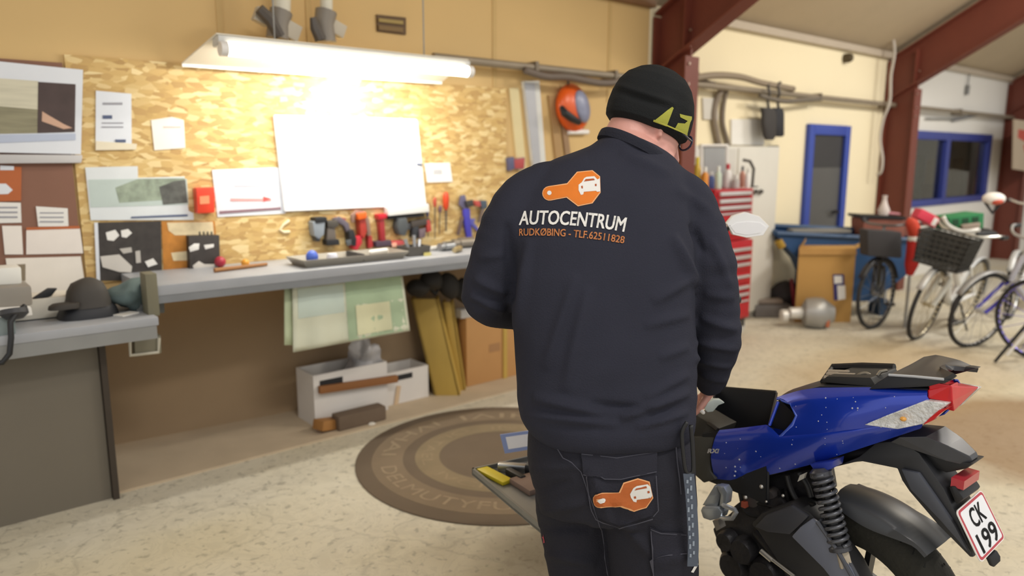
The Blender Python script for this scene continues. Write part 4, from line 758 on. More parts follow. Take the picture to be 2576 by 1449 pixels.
mb = MB(); mb.cyl(L(1958, 600, HD) + V((0, 0, -.02)), L(1968, 622, HD), .04); P('bumper', mb, M('a8872f', .6), t, label='yellow end stop')
mb = MB(); q = L(2060, 580, HD + .13); mb.box(q, .6, .16, .03, Matrix.Rotation(-AZ, 3, 'Z')); O('grey_sheet', mb, M('8e8c86', .7), 'grey sheet lying in the blue hopper', 'sheet')
BDp = 7.18
t = T('carton', 'big brown cardboard box standing in front of the blue hopper', 'box', G(2090, 795))
bl = L(2005, 700, BDp); brr = L(2148, 700, BDp); bd = (brr - bl); zt_ = L(2075, 620, BDp).z
sd = FH * .3 + RH * .12
mb = MB(); p0 = zf(bl, 0); mb.prism([p0, p0 + bd, p0 + bd + sd, p0 + sd], (0, 0, zt_ - .02)); P('carton_body', mb, M('b98f50', .85, var=.05, scale=4), t, bevel=.006)
mb = MB(); h1 = zf(bl, zt_ - .02); mb.prism([h1, h1 + bd, h1 + bd - FH * .02 + V((0, 0, -.06)), h1 - FH * .02 + V((0, 0, -.06))], FH * .004); P('front_flap', mb, M('a87f45', .85), t)
mb = MB(); mb.prism([h1 + bd * .02, h1 + bd * .02 + sd, h1 + bd * .1 + sd + V((0, 0, .07)), h1 + bd * .1 + V((0, 0, .07))], RH * .005); P('side_flap', mb, M('c49a58', .85), t); mb = MB(); mb.prism([h1 + bd, h1 + bd + sd, h1 + bd * 1.12 + sd + V((0, 0, .03)), h1 + bd * 1.12 + V((0, 0, .03))], RH * .005); P('side_flap', mb, M('c49a58', .85), t)
mb = MB(); mb.prism([L(x, y, BDp - .003) for x, y in ((2095, 690), (2123, 690), (2126, 752), (2098, 756))], -FH * .002)
mb.prism([L(x, y, BDp - .006) for x, y in ((2098, 694), (2118, 694), (2119, 712), (2099, 714))], -FH * .001, 1); mb.prism([L(x, y, BDp - .006) for x, y in ((2106, 718), (2126, 718), (2127, 752), (2108, 755))], -FH * .001, 1)
P('shipping_label', mb, [M('35316e', .6), WHT], t, label='dark blue and white label')
PD = 6.55
def lump(name, px, py, rx, ry, rz, mat, label, cat, amp=.25, f=9, base=0):
    c = G(px, py); c = c + V((0, 0, rz * .92)); mb = MB(); mb.ell(c, rx, ry, rz, Matrix.Rotation(-AZ, 3, 'Z'), 20, 12)
    for p in mb.v:
        d_ = noise.noise(p * f) * amp; p += V(((p.x - c.x) * d_, (p.y - c.y) * d_, (p.z - c.z) * d_))
        p.z = max(p.z, .004)
    return O(name, mb, mat, label, cat, smooth=60)
t = T('gearbox', 'aluminium gearbox housing lying on the floor in front of the carton', 'gearbox', G(2050, 822))
c = G(2050, 822) + V((0, 0, .14)); mb = MB(); mb.lathe(c - RH * .08, RH + FH * -.3, [(.06, -.06), (.14, -.02), (.155, .06), (.15, .13), (.1, .2), (.07, .24)], 16); P('housing', mb, M('a6a5a2', .45, .5, var=.2), t)
mb = MB(); mb.lathe(c - RH * .16 - FH * .02, -RH, [(.05, -.02), (.06, .0), (.055, .1), (.035, .11)], 14); P('shaft', mb, M('d6d3cd', .4, .3), t)
mb = MB(); mb.lathe(c - RH * .28 - V((0, 0, .03)), -RH, [(.03, -.02), (.062, .0), (.062, .05), (.04, .06)], 14); P('flange', mb, M('dcd9d2', .4, .3), t)
mb = MB(); mb.box(c + RH * .06 + V((0, 0, -.06)) - FH * .14, .03, .02, .1, Matrix.Rotation(-AZ, 3, 'Z')); P('plate', mb, M('b0623f', .5), t, label='rusty orange plate')
t = T('engine_block', 'low grey engine part on the floor between tool chest and gearbox', 'engine part', G(1945, 800))
mb = MB(); q = G(1948, 800); mb.prism([q - RH * .2, q + RH * .18, q + RH * .18 + FH * .2, q - RH * .2 + FH * .2], (0, 0, .13)); P('block', mb, M('6c6866', .5, .3, var=.25), t, bevel=.02)
mb = MB(); mb.prism([q - RH * .18 + FH * .05 + V((0, 0, .131)), q + RH * .1 + FH * .05 + V((0, 0, .131)), q + RH * .1 + FH * .18 + V((0, 0, .131)), q - RH * .18 + FH * .18 + V((0, 0, .131))], (0, 0, .05)); P('cover', mb, M('8b7f74', .5, .2, var=.2), t, bevel=.015)
lump('black_bag', 1975, 780, .2, .14, .17, M('3a3636', .7, var=.3), 'black bag with a red strap beside the carton', 'bag', .2)
mb = MB(); q = G(1984, 782); mb.tube([q + V((0, 0, .05)) - FH * .17, q + V((-.04, 0, .25)) - FH * .14, q + V((.02, 0, .33))], .022, 8); O('red_strap', mb, M('9b3040', .6), 'red strap lying over the black bag next to the carton', 'strap')
# rubbish on the rim of the hopper
t = T('wooden_crate', 'reddish brick-coloured crate with a dark lid on the blue hopper behind the dark bicycle', 'crate', L(2225, 598, 7.6))
mb = lprism([(2172, 550), (2276, 553), (2276, 600), (2172, 596)], 7.52, .28); P('crate_body', mb, M('8a5548', .7, var=.2), t, bevel=.005)
mb = lprism([(2166, 541), (2280, 546), (2280, 552), (2166, 548)], 7.5, .3); P('lid', mb, BLK, t)
mb = MB(); q = L(2222, 541, 7.6); mb.lathe(q, UP, [(.05, 0), (.06, .05), (.03, .12), (.02, .17), (.028, .2)], 14); O('white_bottle', mb, M('d9cdc8', .5), 'small pale bottle on the brick-coloured crate', 'bottle')
mb = lprism([(2236, 540), (2266, 541), (2266, 536), (2238, 533)], 7.55, .15); O('pink_cloth', mb, M('c2838c', .8), 'small pink cloth on the brick-coloured crate', 'cloth', bevel=.01)
# ------------------------------------------------------------------ bicycles
def bike(name, label, rear, front, opt):
    """rear and front are wheel contact points; lean tilts the frame"""
    rear, front = V(rear), V(front); f = (front - rear).normalized(); wb = (front - rear).length
    s = V((-f.y, f.x, 0)); lean = opt.get('lean', 0); up = (UP * math.cos(lean) + s * math.sin(lean)); s = f.cross(up) * -1
    R_ = opt.get('R', .335); t = T(name, label, 'bicycle', rear, None)
    fc, tc = M(opt.get('frame', 'dddcd8'), .35, .1), M('2c2b2b', .8)
    p = lambda a, b, c=0: rear + f * a + up * b + s * c
    st = opt.get('steer', 0); ff = f * math.cos(st) + s * math.sin(st); fs = s * math.cos(st) - f * math.sin(st)
    def wheel(c, ax, rimc):
        mb = MB(); mb.torus(c, ax, R_ - .022, .009, 40, 6, sq=1.4)
        u_ = ax.orthogonal().normalized(); w_ = ax.cross(u_)
        for k in range(16):
            a = 2 * PI * k / 16; sgn = 1 if k % 2 else -1; mb.tube([c + ax * .025 * sgn, c + (u_ * math.cos(a) + w_ * math.sin(a)) * (R_ - .022)], .0022, 4)
        mb.lathe(c - ax * .035, ax, [(.018, 0), (.022, .01), (.016, .035), (.022, .06), (.018, .07)], 12); w = P('wheel', mb, M(rimc, .35, .4), t)
        mb = MB(); mb.torus(c, ax, R_ - .012, .019, 44, 8); WORLD[w.name] = WORLD[t.name]; P('tyre', mb, tc, w, smooth=180)
    hub = p(wb, R_); wheel(p(0, R_), s, opt.get('rim', 'b8b8b6')); wheel(hub, fs, opt.get('rim', 'b8b8b6'))
    bb, seat, head0, head1 = p(.43, .28), p(.24, .78), p(wb - .22, .62), p(wb - .27, .82)
    mb = MB(); low = opt.get('low', True); r = opt.get('tube', .02)
    if low: mb.tube(smoothp([head0, lerp(head0, bb, .5) + up * -.06, bb]), r * 1.25, 10).tube(smoothp([head1 - up * .04, lerp(head1, seat, .45) + up * -.24, lerp(bb, seat, .35)]), r, 8)
    else: mb.tube([head0, bb], r * 1.2, 10).tube([head1 - up * .03, lerp(bb, seat, .9)], r, 10)
    mb.tube([bb, seat], r, 10).tube([head0 - (head1 - head0) * .1, head1], r * 1.2, 10)
    for c in (-.045, .045): mb.tube([bb + s * c * .6, p(0, R_, c)], r * .6, 8).tube([lerp(bb, seat, .72) + s * c * .4, p(0, R_, c)], r * .55, 8)
    P('frame', mb, fc, t)
    crown = head0 - (head1 - head0).normalized() * .05; mb = MB()
    for c in (-.045, .045): mb.tube(smoothp([crown + fs * c, lerp(crown, hub, .5) + fs * c * 1.1 + ff * -.012, hub + fs * c]), r * .75, 8)
    mb.tube([crown - fs * .05, crown + fs * .05], r * .9, 8); P('fork', mb, M(opt.get('fork', opt.get('frame', 'dddcd8')), .35, .1), t)
    stem = head1 + (head1 - head0).normalized() * opt.get('stem', .16); mb = MB(); mb.tube([head1, stem], .014, 8)
    hw = opt.get('hw', .28); mb.tube(smoothp([stem - ff * .2 - fs * hw + up * .02, stem - ff * .08 - fs * hw * .9 + up * .03, stem + ff * .05 - fs * .12, stem + ff * .05 + fs * .12, stem - ff * .08 + fs * hw * .9 + up * .03, stem - ff * .2 + fs * hw + up * .02]), .012, 8); P('handlebar', mb, M(opt.get('bar', 'c6c6c4'), .3, .7), t)
    for c in (-1, 1): mb = MB(); a = stem - ff * .2 + fs * hw * c + up * .02; mb.tube([a, a + ff * .11 + fs * c * -.012], .019, 10); P('grip', mb, BLK, t)
    mb = MB(); sp = seat + (seat - bb).normalized() * opt.get('post', .14); mb.tube([seat, sp], .013, 8); P('seat_post', mb, STEEL, t)
    mb = MB(); mb.rings([[sp + f * a + s * b * math.cos(q) + up * (.03 + hh * math.sin(q)) for q in [2 * PI * j / 12 for j in range(12)]] for a, b, hh in ((-.13, .06, .02), (-.12, .1, .035), (-.06, .1, .035), (.02, .05, .028), (.12, .022, .02), (.14, .012, .012))]); P('saddle', mb, BLK, t, smooth=180)
    mb = MB(); mb.torus(bb + s * .05, s, .085, .006, 24, 6); mb.cyl(bb - s * .06, bb + s * .06, .022)
    for sg in (-1, 1): e = bb + s * .075 * sg + (f * .12 + up * -.12) * sg; mb.tube([bb + s * .07 * sg, e], .011, 8); mb.box(e + s * .05 * sg, .09, .09, .02, Matrix((f, s, up)).transposed())
    P('crankset', mb, M('4a4a4a', .4, .6), t)
    if opt.get('guards', True):
        for c, ax_f, a0, a1 in ((p(0, R_), f, -10, 165), (hub, ff, 20, 150)):
            rows = []
            sx = s if ax_f is f else fs
            for k in range(17):
                a = math.radians(lerp(a0, a1, k / 16)) ; d_ = ax_f * -math.cos(a) * (1 if 1 else 0) + up * math.sin(a); d_ = -ax_f * math.cos(a - .0) + up * math.sin(a)
                rows.append([c + d_ * (R_ + .03 - abs(b) * 6 * .05) + sx * b for b in (-.03, -.015, 0, .015, .03)])
            mb = MB().grid(rows); P('mudguard', mb, M(opt.get('guard', 'bfc0c0'), .4, .3), t, smooth=180, solid=.003)
    if opt.get('rack'):
        mb = MB(); rk = p(-.05, R_ * 2 + .06)
        for c in (-.06, 0, .06): mb.tube([rk - f * .2 + s * c, rk + f * .2 + s * c], .006, 6)
        for c in (-.06, .06): mb.tube([rk - f * .08 + s * c, p(0, R_, c)], .006, 6)
        mb.tube([rk - f * .2 - s * .06, rk - f * .2 + s * .06], .006, 6).tube([rk + f * .2 - s * .06, rk + f * .2 + s * .06], .006, 6); P('rack', mb, M('8a8a88', .4, .5), t)
    if opt.get('basket'):
        bc = crown + ff * .2 + up * .27; mb = MB(); mt = M(opt['basket'], .8, var=.3, scale=30); ex, ey, ez = fs * .19, ff * .15, up * .14
        for i in range(7): k = -1 + 2 * i / 6; q = [bc + ez * k - (ex + ey) * (1 + .08 * k), bc + ez * k + (ex - ey) * (1 + .08 * k), bc + ez * k + (ex + ey) * (1 + .08 * k), bc + ez * k - (ex - ey) * (1 + .08 * k)]; mb.tube(q + [q[0]], .007, 5)
        for i in range(9):
            k = -1 + i / 4
            for sg in (-1, 1): mb.tube([bc - ez + ex * k * .92 + ey * sg * .92, bc + ez + ex * k * 1.08 + ey * sg * 1.08], .006, 5).tube([bc - ez + ey * k * .92 + ex * sg * .92, bc + ez + ey * k * 1.08 + ex * sg * 1.08], .006, 5)
        mb.prism([bc - ez + ex + ey, bc - ez + ex - ey, bc - ez - ex - ey, bc - ez - ex + ey], up * .01)
        ez2 = .93
        mb.prism([bc - ez - ex * ez2 - ey * ez2, bc - ez + ex * ez2 - ey * ez2, bc + ez * .9 + ex - ey, bc + ez * .9 - ex - ey], ey * .02).prism([bc - ez - ex * ez2 - ey * ez2, bc - ez - ex * ez2 + ey * ez2, bc + ez * .9 - ex + ey, bc + ez * .9 - ex - ey], ex * .02)
        P('basket', mb, mt, t, smooth=None)
    if opt.get('kick'): mb = MB(); a = p(.3, .27, .05); mb.tube([a, a + f * -.06 + s * opt['kick'] + up * -.26], .01, 8); P('kickstand', mb, M('3a3a3a', .5, .4), t)
    return t, p, f, s, up
fa = G(2304, 853); ra = fa + RH * .75 + FH * .62
bike('bicycle', 'white low-step bicycle with a dark front basket, facing the camera beside the blue hopper', ra, fa, dict(lean=.2, steer=.02, basket='3a3936', frame='ececea', fork='e2e0d4', kick=.12, bar='d8d6cf', rim='b5a98c', tube=.03))
fb = G(2440, 872); rb = fb + RH * 1.0 + FH * .1
fb2 = fb + V((0, 0, 0))
bike('bicycle', 'bicycle with a purple frame bar, in front of the white low-step bicycle', fb + RH * 1.0 + FH * .22, fb, dict(lean=.2, steer=.12, frame='b9b9c4', fork='4d46b4', low=False, guard='9b9b9b', rim='c3c3c3', bar='c9c9c9'))
fc_ = G(2606, 906)
bike('bicycle', 'white and violet bicycle cut off by the right picture edge', fc_ + RH * .7 - FH * .75, fc_, dict(lean=.03, steer=-.2, frame='d7d6e0', rim='7a6fd0', low=False, stem=.3, kick=.2, bar='dedede'))
fd = G(2195, 826)
bike('bicycle', 'dark bicycle with a square black front bag, left of the white low-step bicycle', fd + RH * .5 + FH * .95, fd, dict(lean=.02, steer=-.45, frame='2b2d31', fork='26262a', guard='2f2f32', rim='7f8285', low=True, bar='77787a'))
mb = lprism([(2182, 578), (2270, 584), (2270, 650), (2184, 645)], depth(fd) - .12, .18); O('front_bag', mb, M('3b3a3d', .8, var=.1), 'square dark bag hung on the front of the dark bicycle', 'bag', bevel=.02)
fe = G(2540, 800); 
bike('bicycle', 'silver bicycle with a tall white frame standing behind the purple bicycle', fe + RH * .85 + FH * .6, fe, dict(lean=.0, steer=.2, frame='d9dadc', low=True, stem=.34, tube=.026, bar='e2e2e2', post=.3))
# bright bits among the bicycles
t = T('parasol', 'red furled parasol with a white cap leaning beside the white bicycle', 'parasol', L(2288, 692, 6.95))
a, b, c = L(2288, 692, 6.95), L(2304, 606, 6.95), L(2294, 560, 6.95)
mb = MB(); mb.tube([zf(a, .45) if 0 else a, lerp(a, b, .3), b], [.03, .06, .075], 12); P('furled_cloth', mb, M('c32a26', .7), t)
mb = MB(); mb.ell(b + V((0, 0, .01)), .075, .075, .06); P('white_cap', mb, WHT, t)
mb = MB(); mb.tube([b + V((0, 0, .04)), c], [.06, .055], 12, round_=True); P('upper_cloth', mb, M('cf4630', .7), t)
mb = MB(); mb.tube([V((a.x, a.y, 0)), a], .015, 8); P('pole', mb, STEEL, t)
mb = MB(); p = L(2325, 545, 6.5); mb.box(p, .17, .12, .085, Matrix.Rotation(-AZ, 3, 'Z') @ Matrix.Rotation(.45, 3, 'Y')); mb.box(p + RH * .06 - V((0, 0, .04)), .06, .13, .09, Matrix.Rotation(-AZ, 3, 'Z') @ Matrix.Rotation(.45, 3, 'Y'), 1); O('pink_bag', mb, [M('dd3f58', .6), WHT], 'bright pink and white bag at the left handlebar of the white bicycle', 'bag', bevel=.01)
t = T('plastic_crate', 'green plastic crate on the back of the white low-step bicycle', 'crate', L(2430, 580, 6.75))
mb = lprism([(2386, 548), (2476, 536), (2474, 574), (2396, 584)], 6.75, .28); P('crate_body', mb, M('2c8250', .5, var=.1), t, bevel=.008)
for k in range(3): mb = lprism([(2396 + k * 25, 553 - 3 * k), (2412 + k * 25, 551 - 3 * k), (2412 + k * 25, 566 - 3 * k), (2397 + k * 25, 568 - 3 * k)], 6.745, .004); P('slot', mb, M('1b4a30', .6), t)
mb = lprism([(2420, 566), (2468, 560), (2466, 574), (2424, 578)], 6.7, .04); O('beige_cloth', mb, M('a5968a', .8), 'beige cloth hanging over the front of the green crate', 'cloth', bevel=.008)
mb = MB(); mb.tube(smoothp([L(2372, 545, 6.3), L(2386, 568, 6.3), L(2420, 582, 6.3), L(2462, 578, 6.35)]), .02, 8); O('curved_handlebar', mb, M('dedcd6', .3, .3), 'loose curved white handlebar in front of the green crate', 'handlebar', smooth=180)
t = T('cycle_helmet', 'white helmet with a red stripe on the handlebars at the right', 'helmet', L(2500, 500, 6.3)); c = L(2500, 500, 6.3)
mb = MB(); mb.ell(c, .09, .08, .055, Matrix.Rotation(-AZ, 3, 'Z'), 20, 12); P('shell', mb, WHT, t, smooth=180)
mb = MB(); mb.ell(c - FH * .03 - V((0, 0, .02)), .055, .06, .03, Matrix.Rotation(-AZ, 3, 'Z'), 16, 10); P('stripe', mb, M('c9553f', .5), t, smooth=180)
mb = MB(); mb.tube([c - RH * .07 - V((0, 0, .03)), c - V((0, 0, .12)), c + RH * .07 - V((0, 0, .03))], .012, 8); P('strap', mb, BLK, t)
t = T('support_rod', 'black and white rod slanting to the floor at the lower right behind the motorcycle', 'rod', G(2502, 914))
q0, q1 = G(2502, 914) + V((0, 0, .012)), L(2640, 748, 5.55); mb = MB(); mb.tube([q0, lerp(q0, q1, .95)], .012, 8); P('black_rod', mb, BLK, t)
mb = MB(); e_ = RH * .045 + V((0, 0, -.005)); mb.tube([lerp(q0, q1, .12) + e_, lerp(q0, q1, .9) + e_], .013, 8); P('white_rod', mb, WHT, t)
# dim things behind the office window
for i, (fx, z, sx, sz, c, lab) in enumerate(((.2, .55, .5, 1.1, '6d7358', 'olive cupboard behind the left pane of the blue window'), (.62, .4, .4, .8, '5a4a42', 'brown chair shape behind the right pane of the blue window'), (.85, .6, .5, 1.0, '8d7a58', 'tan box behind the right pane of the blue window'))):
    mb = MB(); x = lerp(wl_, wr_, fx) + 1.0; mb.par((x, D + .5 + .1 * i, 0), (sx, 0, 0), (0, .4, 0), (0, 0, z + sz)); mb.par((x + .03, D + .49 + .1 * i, z + sz * .5), (sx - .06, 0, 0), (0, .012, 0), (0, 0, sz * .45)); O(('cupboard', 'office_chair', 'office_box')[i], mb, M(c, .7), lab, ('cupboard', 'chair', 'box')[i], bevel=.01)
# ------------------------------------------------------------------ motorcycle
TH, TD = math.radians(51), 1.8
BF = -math.cos(TH) * RH + math.sin(TH) * FH; BL = V((-BF.y, BF.x, 0)); BO = L(2440, 965, TD); BO.z = 0
def side(px, py, off):                            # pixel to the plane a distance left of the centre line
    d = ray(px, py); return CAM + d * (((BO - CAM).dot(BL) + off) / d.dot(BL))
def sp(pts, off): return [side(x, y, off) for x, y in pts]
def mir(p): return p - BL * (2 * (p - BO).dot(BL))
def bq(f, l, z): return BO + BF * f + BL * l + UP * z
def loc(p): q = p - BO; return q.dot(BF), q.dot(BL), p.z
def bprism(mb, pts, o1, o2, m=0): return mb.prism(sp(pts, o1), BL * (o2 - o1), m)
def resamp(pts, n):
    pts = [V(p) for p in pts]; ds = [0]
    for i in range(len(pts) - 1): ds.append(ds[-1] + (pts[i + 1] - pts[i]).length)
    out = []
    for k in range(n):
        s = ds[-1] * k / (n - 1); i = max(j for j in range(len(ds)) if ds[j] <= s + 1e-9); i = min(i, len(pts) - 2)
        out.append(pts[i].lerp(pts[i + 1], (s - ds[i]) / max(1e-9, ds[i + 1] - ds[i])))
    return out
def patch(rows, n=26, sub=3):
    R_ = [resamp([side(x, y, o) for x, y, o in r], n) for r in rows]
    cols = [smoothp([r[j] for r in R_], sub) for j in range(n)]
    return [[cols[j][i] for j in range(n)] for i in range(len(cols[0]))]
axle = None
for py_ in range(1400, 1700):
    p = side(2150, py_, 0)
    if p.z <= .315: axle = p; break
AX = loc(axle)[0]
t = bk = T('motorcycle', 'dirty blue light motorcycle with its seat removed and a red-edged white plate', 'motorcycle', bq(.6, 0, 0))
BLUE = M('1c3fc0', .25, .35, var=.08, scale=3, coat=1, name='blue_fairing')
BPL = M('2c2d31', .45, var=.1, scale=6, name='black_trim'); BPD = M('17171a', .5, name='dark_trim'); ENG = M('2f2e31', .4, .4, var=.4, scale=14, bump=.4, bscale=40, name='dirty_engine'); TYR = M('26251f', .85, var=.2, scale=10, bump=.4, bscale=60, name='tyre_rubber')
rear_rows = [[(1956, 1001, .085), (2010, 985, .085), (2054, 978, .085), (2184, 977, .085), (2334, 985, .085)],
             [(1985, 1014, .11), (2040, 1003, .115), (2106, 1000, .115), (2250, 994, .11), (2334, 990, .095)],
             [(2003, 1046, .122), (2050, 1040, .126), (2106, 1034, .126), (2240, 1014, .116), (2334, 999, .1)],
             [(1978, 1080, .128), (2060, 1068, .13), (2120, 1058, .128), (2220, 1044, .118), (2345, 1018, .1)],
             [(1960, 1101, .126), (2060, 1090, .127), (2130, 1081, .124), (2220, 1070, .115), (2330, 1052, .095)]]
low_rows = [[(1812, 1083, .115), (1880, 1076, .118), (1934, 1068, .12), (1962, 1098, .126), (2075, 1089, .126), (2175, 1076, .118), (2322, 1054, .095)],
            [(1800, 1104, .125), (1880, 1096, .128), (1960, 1107, .13), (2075, 1096, .129), (2175, 1082, .12), (2322, 1060, .094)],
            [(1790, 1150, .122), (1880, 1150, .122), (1960, 1140, .12), (2060, 1124, .115), (2190, 1094, .105), (2320, 1066, .088)],
            [(1800, 1203, .1), (1863, 1209, .098), (1960, 1187, .092), (2045, 1165, .088), (2204, 1112, .08), (2316, 1074, .075)]]
for nm, rows in (('tail_cowl', rear_rows), ('side_panel', low_rows)):
    g = patch(rows); mb = MB(); mb.grid(g); P(nm, mb, BLUE, bk, smooth=60, solid=.004)
    mb = MB(); mb.grid([[mir(p) for p in r] for r in g]); P(nm, mb, BLUE, bk, smooth=60, solid=.004)
# mud flecks on the left panel
rs = random.Random(5); mb = MB()
bvh = None
def flecks(grid_rows, n, cl):
    mb = MB()
    for k in range(n):
        i, j = rs.randrange(1, len(grid_rows) - 1), rs.randrange(1, len(grid_rows[0]) - 1); p = V(grid_rows[i][j]).lerp(V(grid_rows[i + 1][j]), rs.random()); r = rs.choice((.0012, .0015, .002, .0026))
        mb.ell(p + BL * .0042, r, r, r, n=6, k=4)
    return mb
P('mud_splash', flecks(patch(rear_rows), 22, 0), M('b9bccb', .8), bk, smooth=None, label='pale dried mud flecks')['kind'] = 'stuff'
mb = flecks(patch(low_rows), 20, 0)
for px, py in ((1857, 1128), (1860, 1156), (1849, 1174), (1850, 1186), (1848, 1197), (1892, 1114), (1902, 1135), (1911, 1122), (1928, 1120)): mb.ell(side(px, py, .1275), .003, .003, .003, n=6, k=4)
P('mud_splash', mb, M('b9bccb', .8), bk, smooth=None, label='pale dried mud flecks')['kind'] = 'stuff'
# front knee panel with white model letters
mb = MB(); bprism(mb, [(1730, 1098), (1796, 1100), (1786, 1152), (1786, 1186), (1800, 1206), (1770, 1215), (1730, 1180)], .118, .08); P('knee_panel', mb, M('45443f', .6, var=.1), bk, bevel=.004)
mb = MB(); put_text(mb, 'RXi', lambda u, v: side(1779 + u * 28 + v * 3, 1140 - v * 11, .1305), bold=.04); P('panel_lettering', mb, WHT, bk, smooth=None, label='small white letters')
# open storage well where the seat was
wl = [(1762, 1078), (1812, 1083), (1932, 1069)]; 
L0 = [side(1770, 1090, .112), side(1814, 1083, .113), side(1932, 1070, .115)]
R0 = [side(1800, 972, -.115), side(1830, 977, -.115), side(1952, 987, -.115)]
fl = [loc(p) for p in L0]; ztop = sum(f[2] for f in fl) / 3
mb = MB(); rimL = [V(p) for p in L0]; rimR = [V(p) for p in R0]
zf_ = min(p.z for p in rimL) - .16
mb.grid([rimL, [V((p.x, p.y, zf_)) - BL * .02 for p in rimL]]).grid([rimR, [V((p.x, p.y, zf_)) + BL * .02 for p in rimR]])
mb.grid([[V((p.x, p.y, zf_)) - BL * .02 for p in rimL], [V((p.x, p.y, zf_)) + BL * .02 for p in rimR]])
for i in (0, 2): mb.grid([[rimL[i], rimR[i]], [V((rimL[i].x, rimL[i].y, zf_)) - BL * .02, V((rimR[i].x, rimR[i].y, zf_)) + BL * .02]])
P('storage_well', mb, M('1d1e22', .55), bk, smooth=None, solid=.006)
mb = MB(); mb.tube(rimR, .006, 8); P('well_rim', mb, BPD, bk)
mb = MB(); bprism(mb, [(1960, 1004), (2003, 1046), (1976, 1084), (1936, 1074)], .1, -.1); P('well_bulkhead', mb, BPD, bk)
mb = MB(); mb.tube([side(1956, 1003, .088), side(1990, 1016, .112), side(2004, 1046, .124), side(1994, 1068, .13), side(1962, 1100, .128)], .0045, 8); P('cowl_edge', mb, M('4a66d0', .2, coat=.8), bk, label='lighter blue edge of the cowl')
mb = MB(); mb.tube([side(1936, 1070, .118), side(1958, 1010, .1)], .005, 8); P('well_strut', mb, BLUE, bk)
q = [side(1745, 1040, .09), side(1790, 1068, .1), side(1808, 1078, .1), side(1800, 1100, .11), side(1740, 1100, .11)]
mb = MB(); mb.prism(q, -BL * .1); P('tank_cover', mb, M('2b2a26', .6), bk, bevel=.004)
mb = MB(); mb.tube(smoothp([side(1742, 1030, .05), side(1760, 1052, .07), side(1790, 1070, .1), side(1806, 1082, .112)]), .007, 8); P('cable', mb, BPD, bk)
# top cover, seat rails and grab rail
topL = [side(1956, 1002, .086), side(2010, 985, .086), side(2062, 972, .086), side(2184, 976, .086), side(2334, 978, .086)]
mb = MB(); g = [[p.lerp(mir(p), k / 6) + UP * (.012 * math.sin(PI * k / 6)) for p in resamp(topL, 16)] for k in range(7)]; mb.grid(g); P('top_cover', mb, BPL, bk, smooth=60, solid=.004)
mb = MB(); sl = [side(2064, 962, .075), side(2080, 946, .07), side(2190, 950, .07), side(2206, 974, .075)]; mb.prism(sl, -BL * .15); P('seat_base', mb, M('1f1f1f', .6), bk, bevel=.004)
for k, (a_, b__) in enumerate((((2074, 958), (2140, 962)), ((2080, 950), (2150, 953)), ((2084, 943), (2135, 945)))):
    mb = MB(); p1, p2 = side(*a_, .06 - .03 * k), side(*b__, .06 - .03 * k); mb.tube([p1 + UP * .01, p2 + UP * .01], .0065, 6); P('spring_wire', mb, M('a89c8c', .5, .1), bk)
mb = MB(); mb.tube(smoothp([side(2150, 962, .04), side(2160, 945, .03), side(2178, 940, .02), side(2196, 950, .02)]), .006, 8); mb.tube([side(2200, 955, .03), side(2215, 935, .02), side(2230, 932, .0)], .005, 6); P('latch', mb, M('7d776c', .4, .5), bk)
mb = MB(); mb.tube([side(2094, 925, -.08), side(2170, 922, -.085), side(2250, 925, -.085)], .012, 8); mb.tube([side(2070, 960, .05), side(2094, 925, -.08)], .008, 8); P('seat_rail', mb, BPD, bk)
mb = MB(); gl = [(2184, 980), (2206, 962), (2236, 943), (2372, 953), (2394, 957), (2334, 973)]
bprism(mb, gl, .098, .07); P('grab_rail', mb, BPL, bk, bevel=.004)
mb = MB(); mb.prism([mir(p) for p in sp(gl, .098)], BL * .028); P('grab_rail', mb, BPL, bk, bevel=.004)
near = resamp([side(2236, 943, .098), side(2300, 948, .098), side(2374, 953, .098), side(2398, 938, .095)], 12)
far = resamp([side(2300, 912, -.098), side(2322, 898, -.098), side(2356, 892, -.098), side(2412, 905, -.098), side(2462, 927, -.095)], 12)
mb = MB(); mb.grid([[a.lerp(b, k / 8) - BF * (-.06 * math.sin(PI * k / 8) * (j / 11) ** 3) for j, (a, b) in enumerate(zip(near, far))] for k in range(9)]); P('grab_rail_plate', mb, M('35363a', .4, var=.15, scale=10), bk, smooth=60, solid=.012)
mb = MB(); mb.tube([side(2236, 943, .1), side(2300, 947, .1), side(2374, 954, .1)], .0035, 6); P('rail_highlight', mb, M('b9bcc0', .3), bk, label='highlight painted along the rail edge')  # edge highlight drawn as a thin pale tube
# lights
def hull(pts):
    bm = bmesh.new()
    for p in pts: bm.verts.new(p)
    bmesh.ops.convex_hull(bm, input=bm.verts); bmesh.ops.delete(bm, geom=[v for v in bm.verts if not v.link_faces], context='VERTS')
    bm.verts.index_update(); mb = MB(); mb.add([v.co.copy() for v in bm.verts], [tuple(v.index for v in f.verts) for f in bm.faces]); bm.free(); return mb
RL = M('cc0f1a', .22, var=.15, scale=18, coat=.25, name='tail_lens')
a1, a2, a3, a4 = side(2334, 980, .096), side(2390, 970, .096), side(2392, 1012, .094), side(2334, 1003, .1)
P('tail_light', hull([p for q in (a1, a2, a3, a4) for p in (q, q - BL * .05)]), RL, bk, smooth=None, bevel=.003, label='red tail light')
P('tail_light', hull([p - UP * .03 + BF * .06 for q in (a1, a2, a3, a4) for p in (mir(q), mir(q - BL * .05))]), RL, bk, smooth=None, bevel=.003, label='red tail light')
far_, b2_ = side(2459, 973, -.09), side(2396, 1034, .07)
P('brake_lens', hull([p for q in (a2, far_, b2_, side(2392, 1008, .095)) for p in (q - BF * .004, q + BF * .05 - BL * .0)]), M('c91c28', .3, var=.2, scale=25), bk, smooth=None, bevel=.003, label='red rear lens')
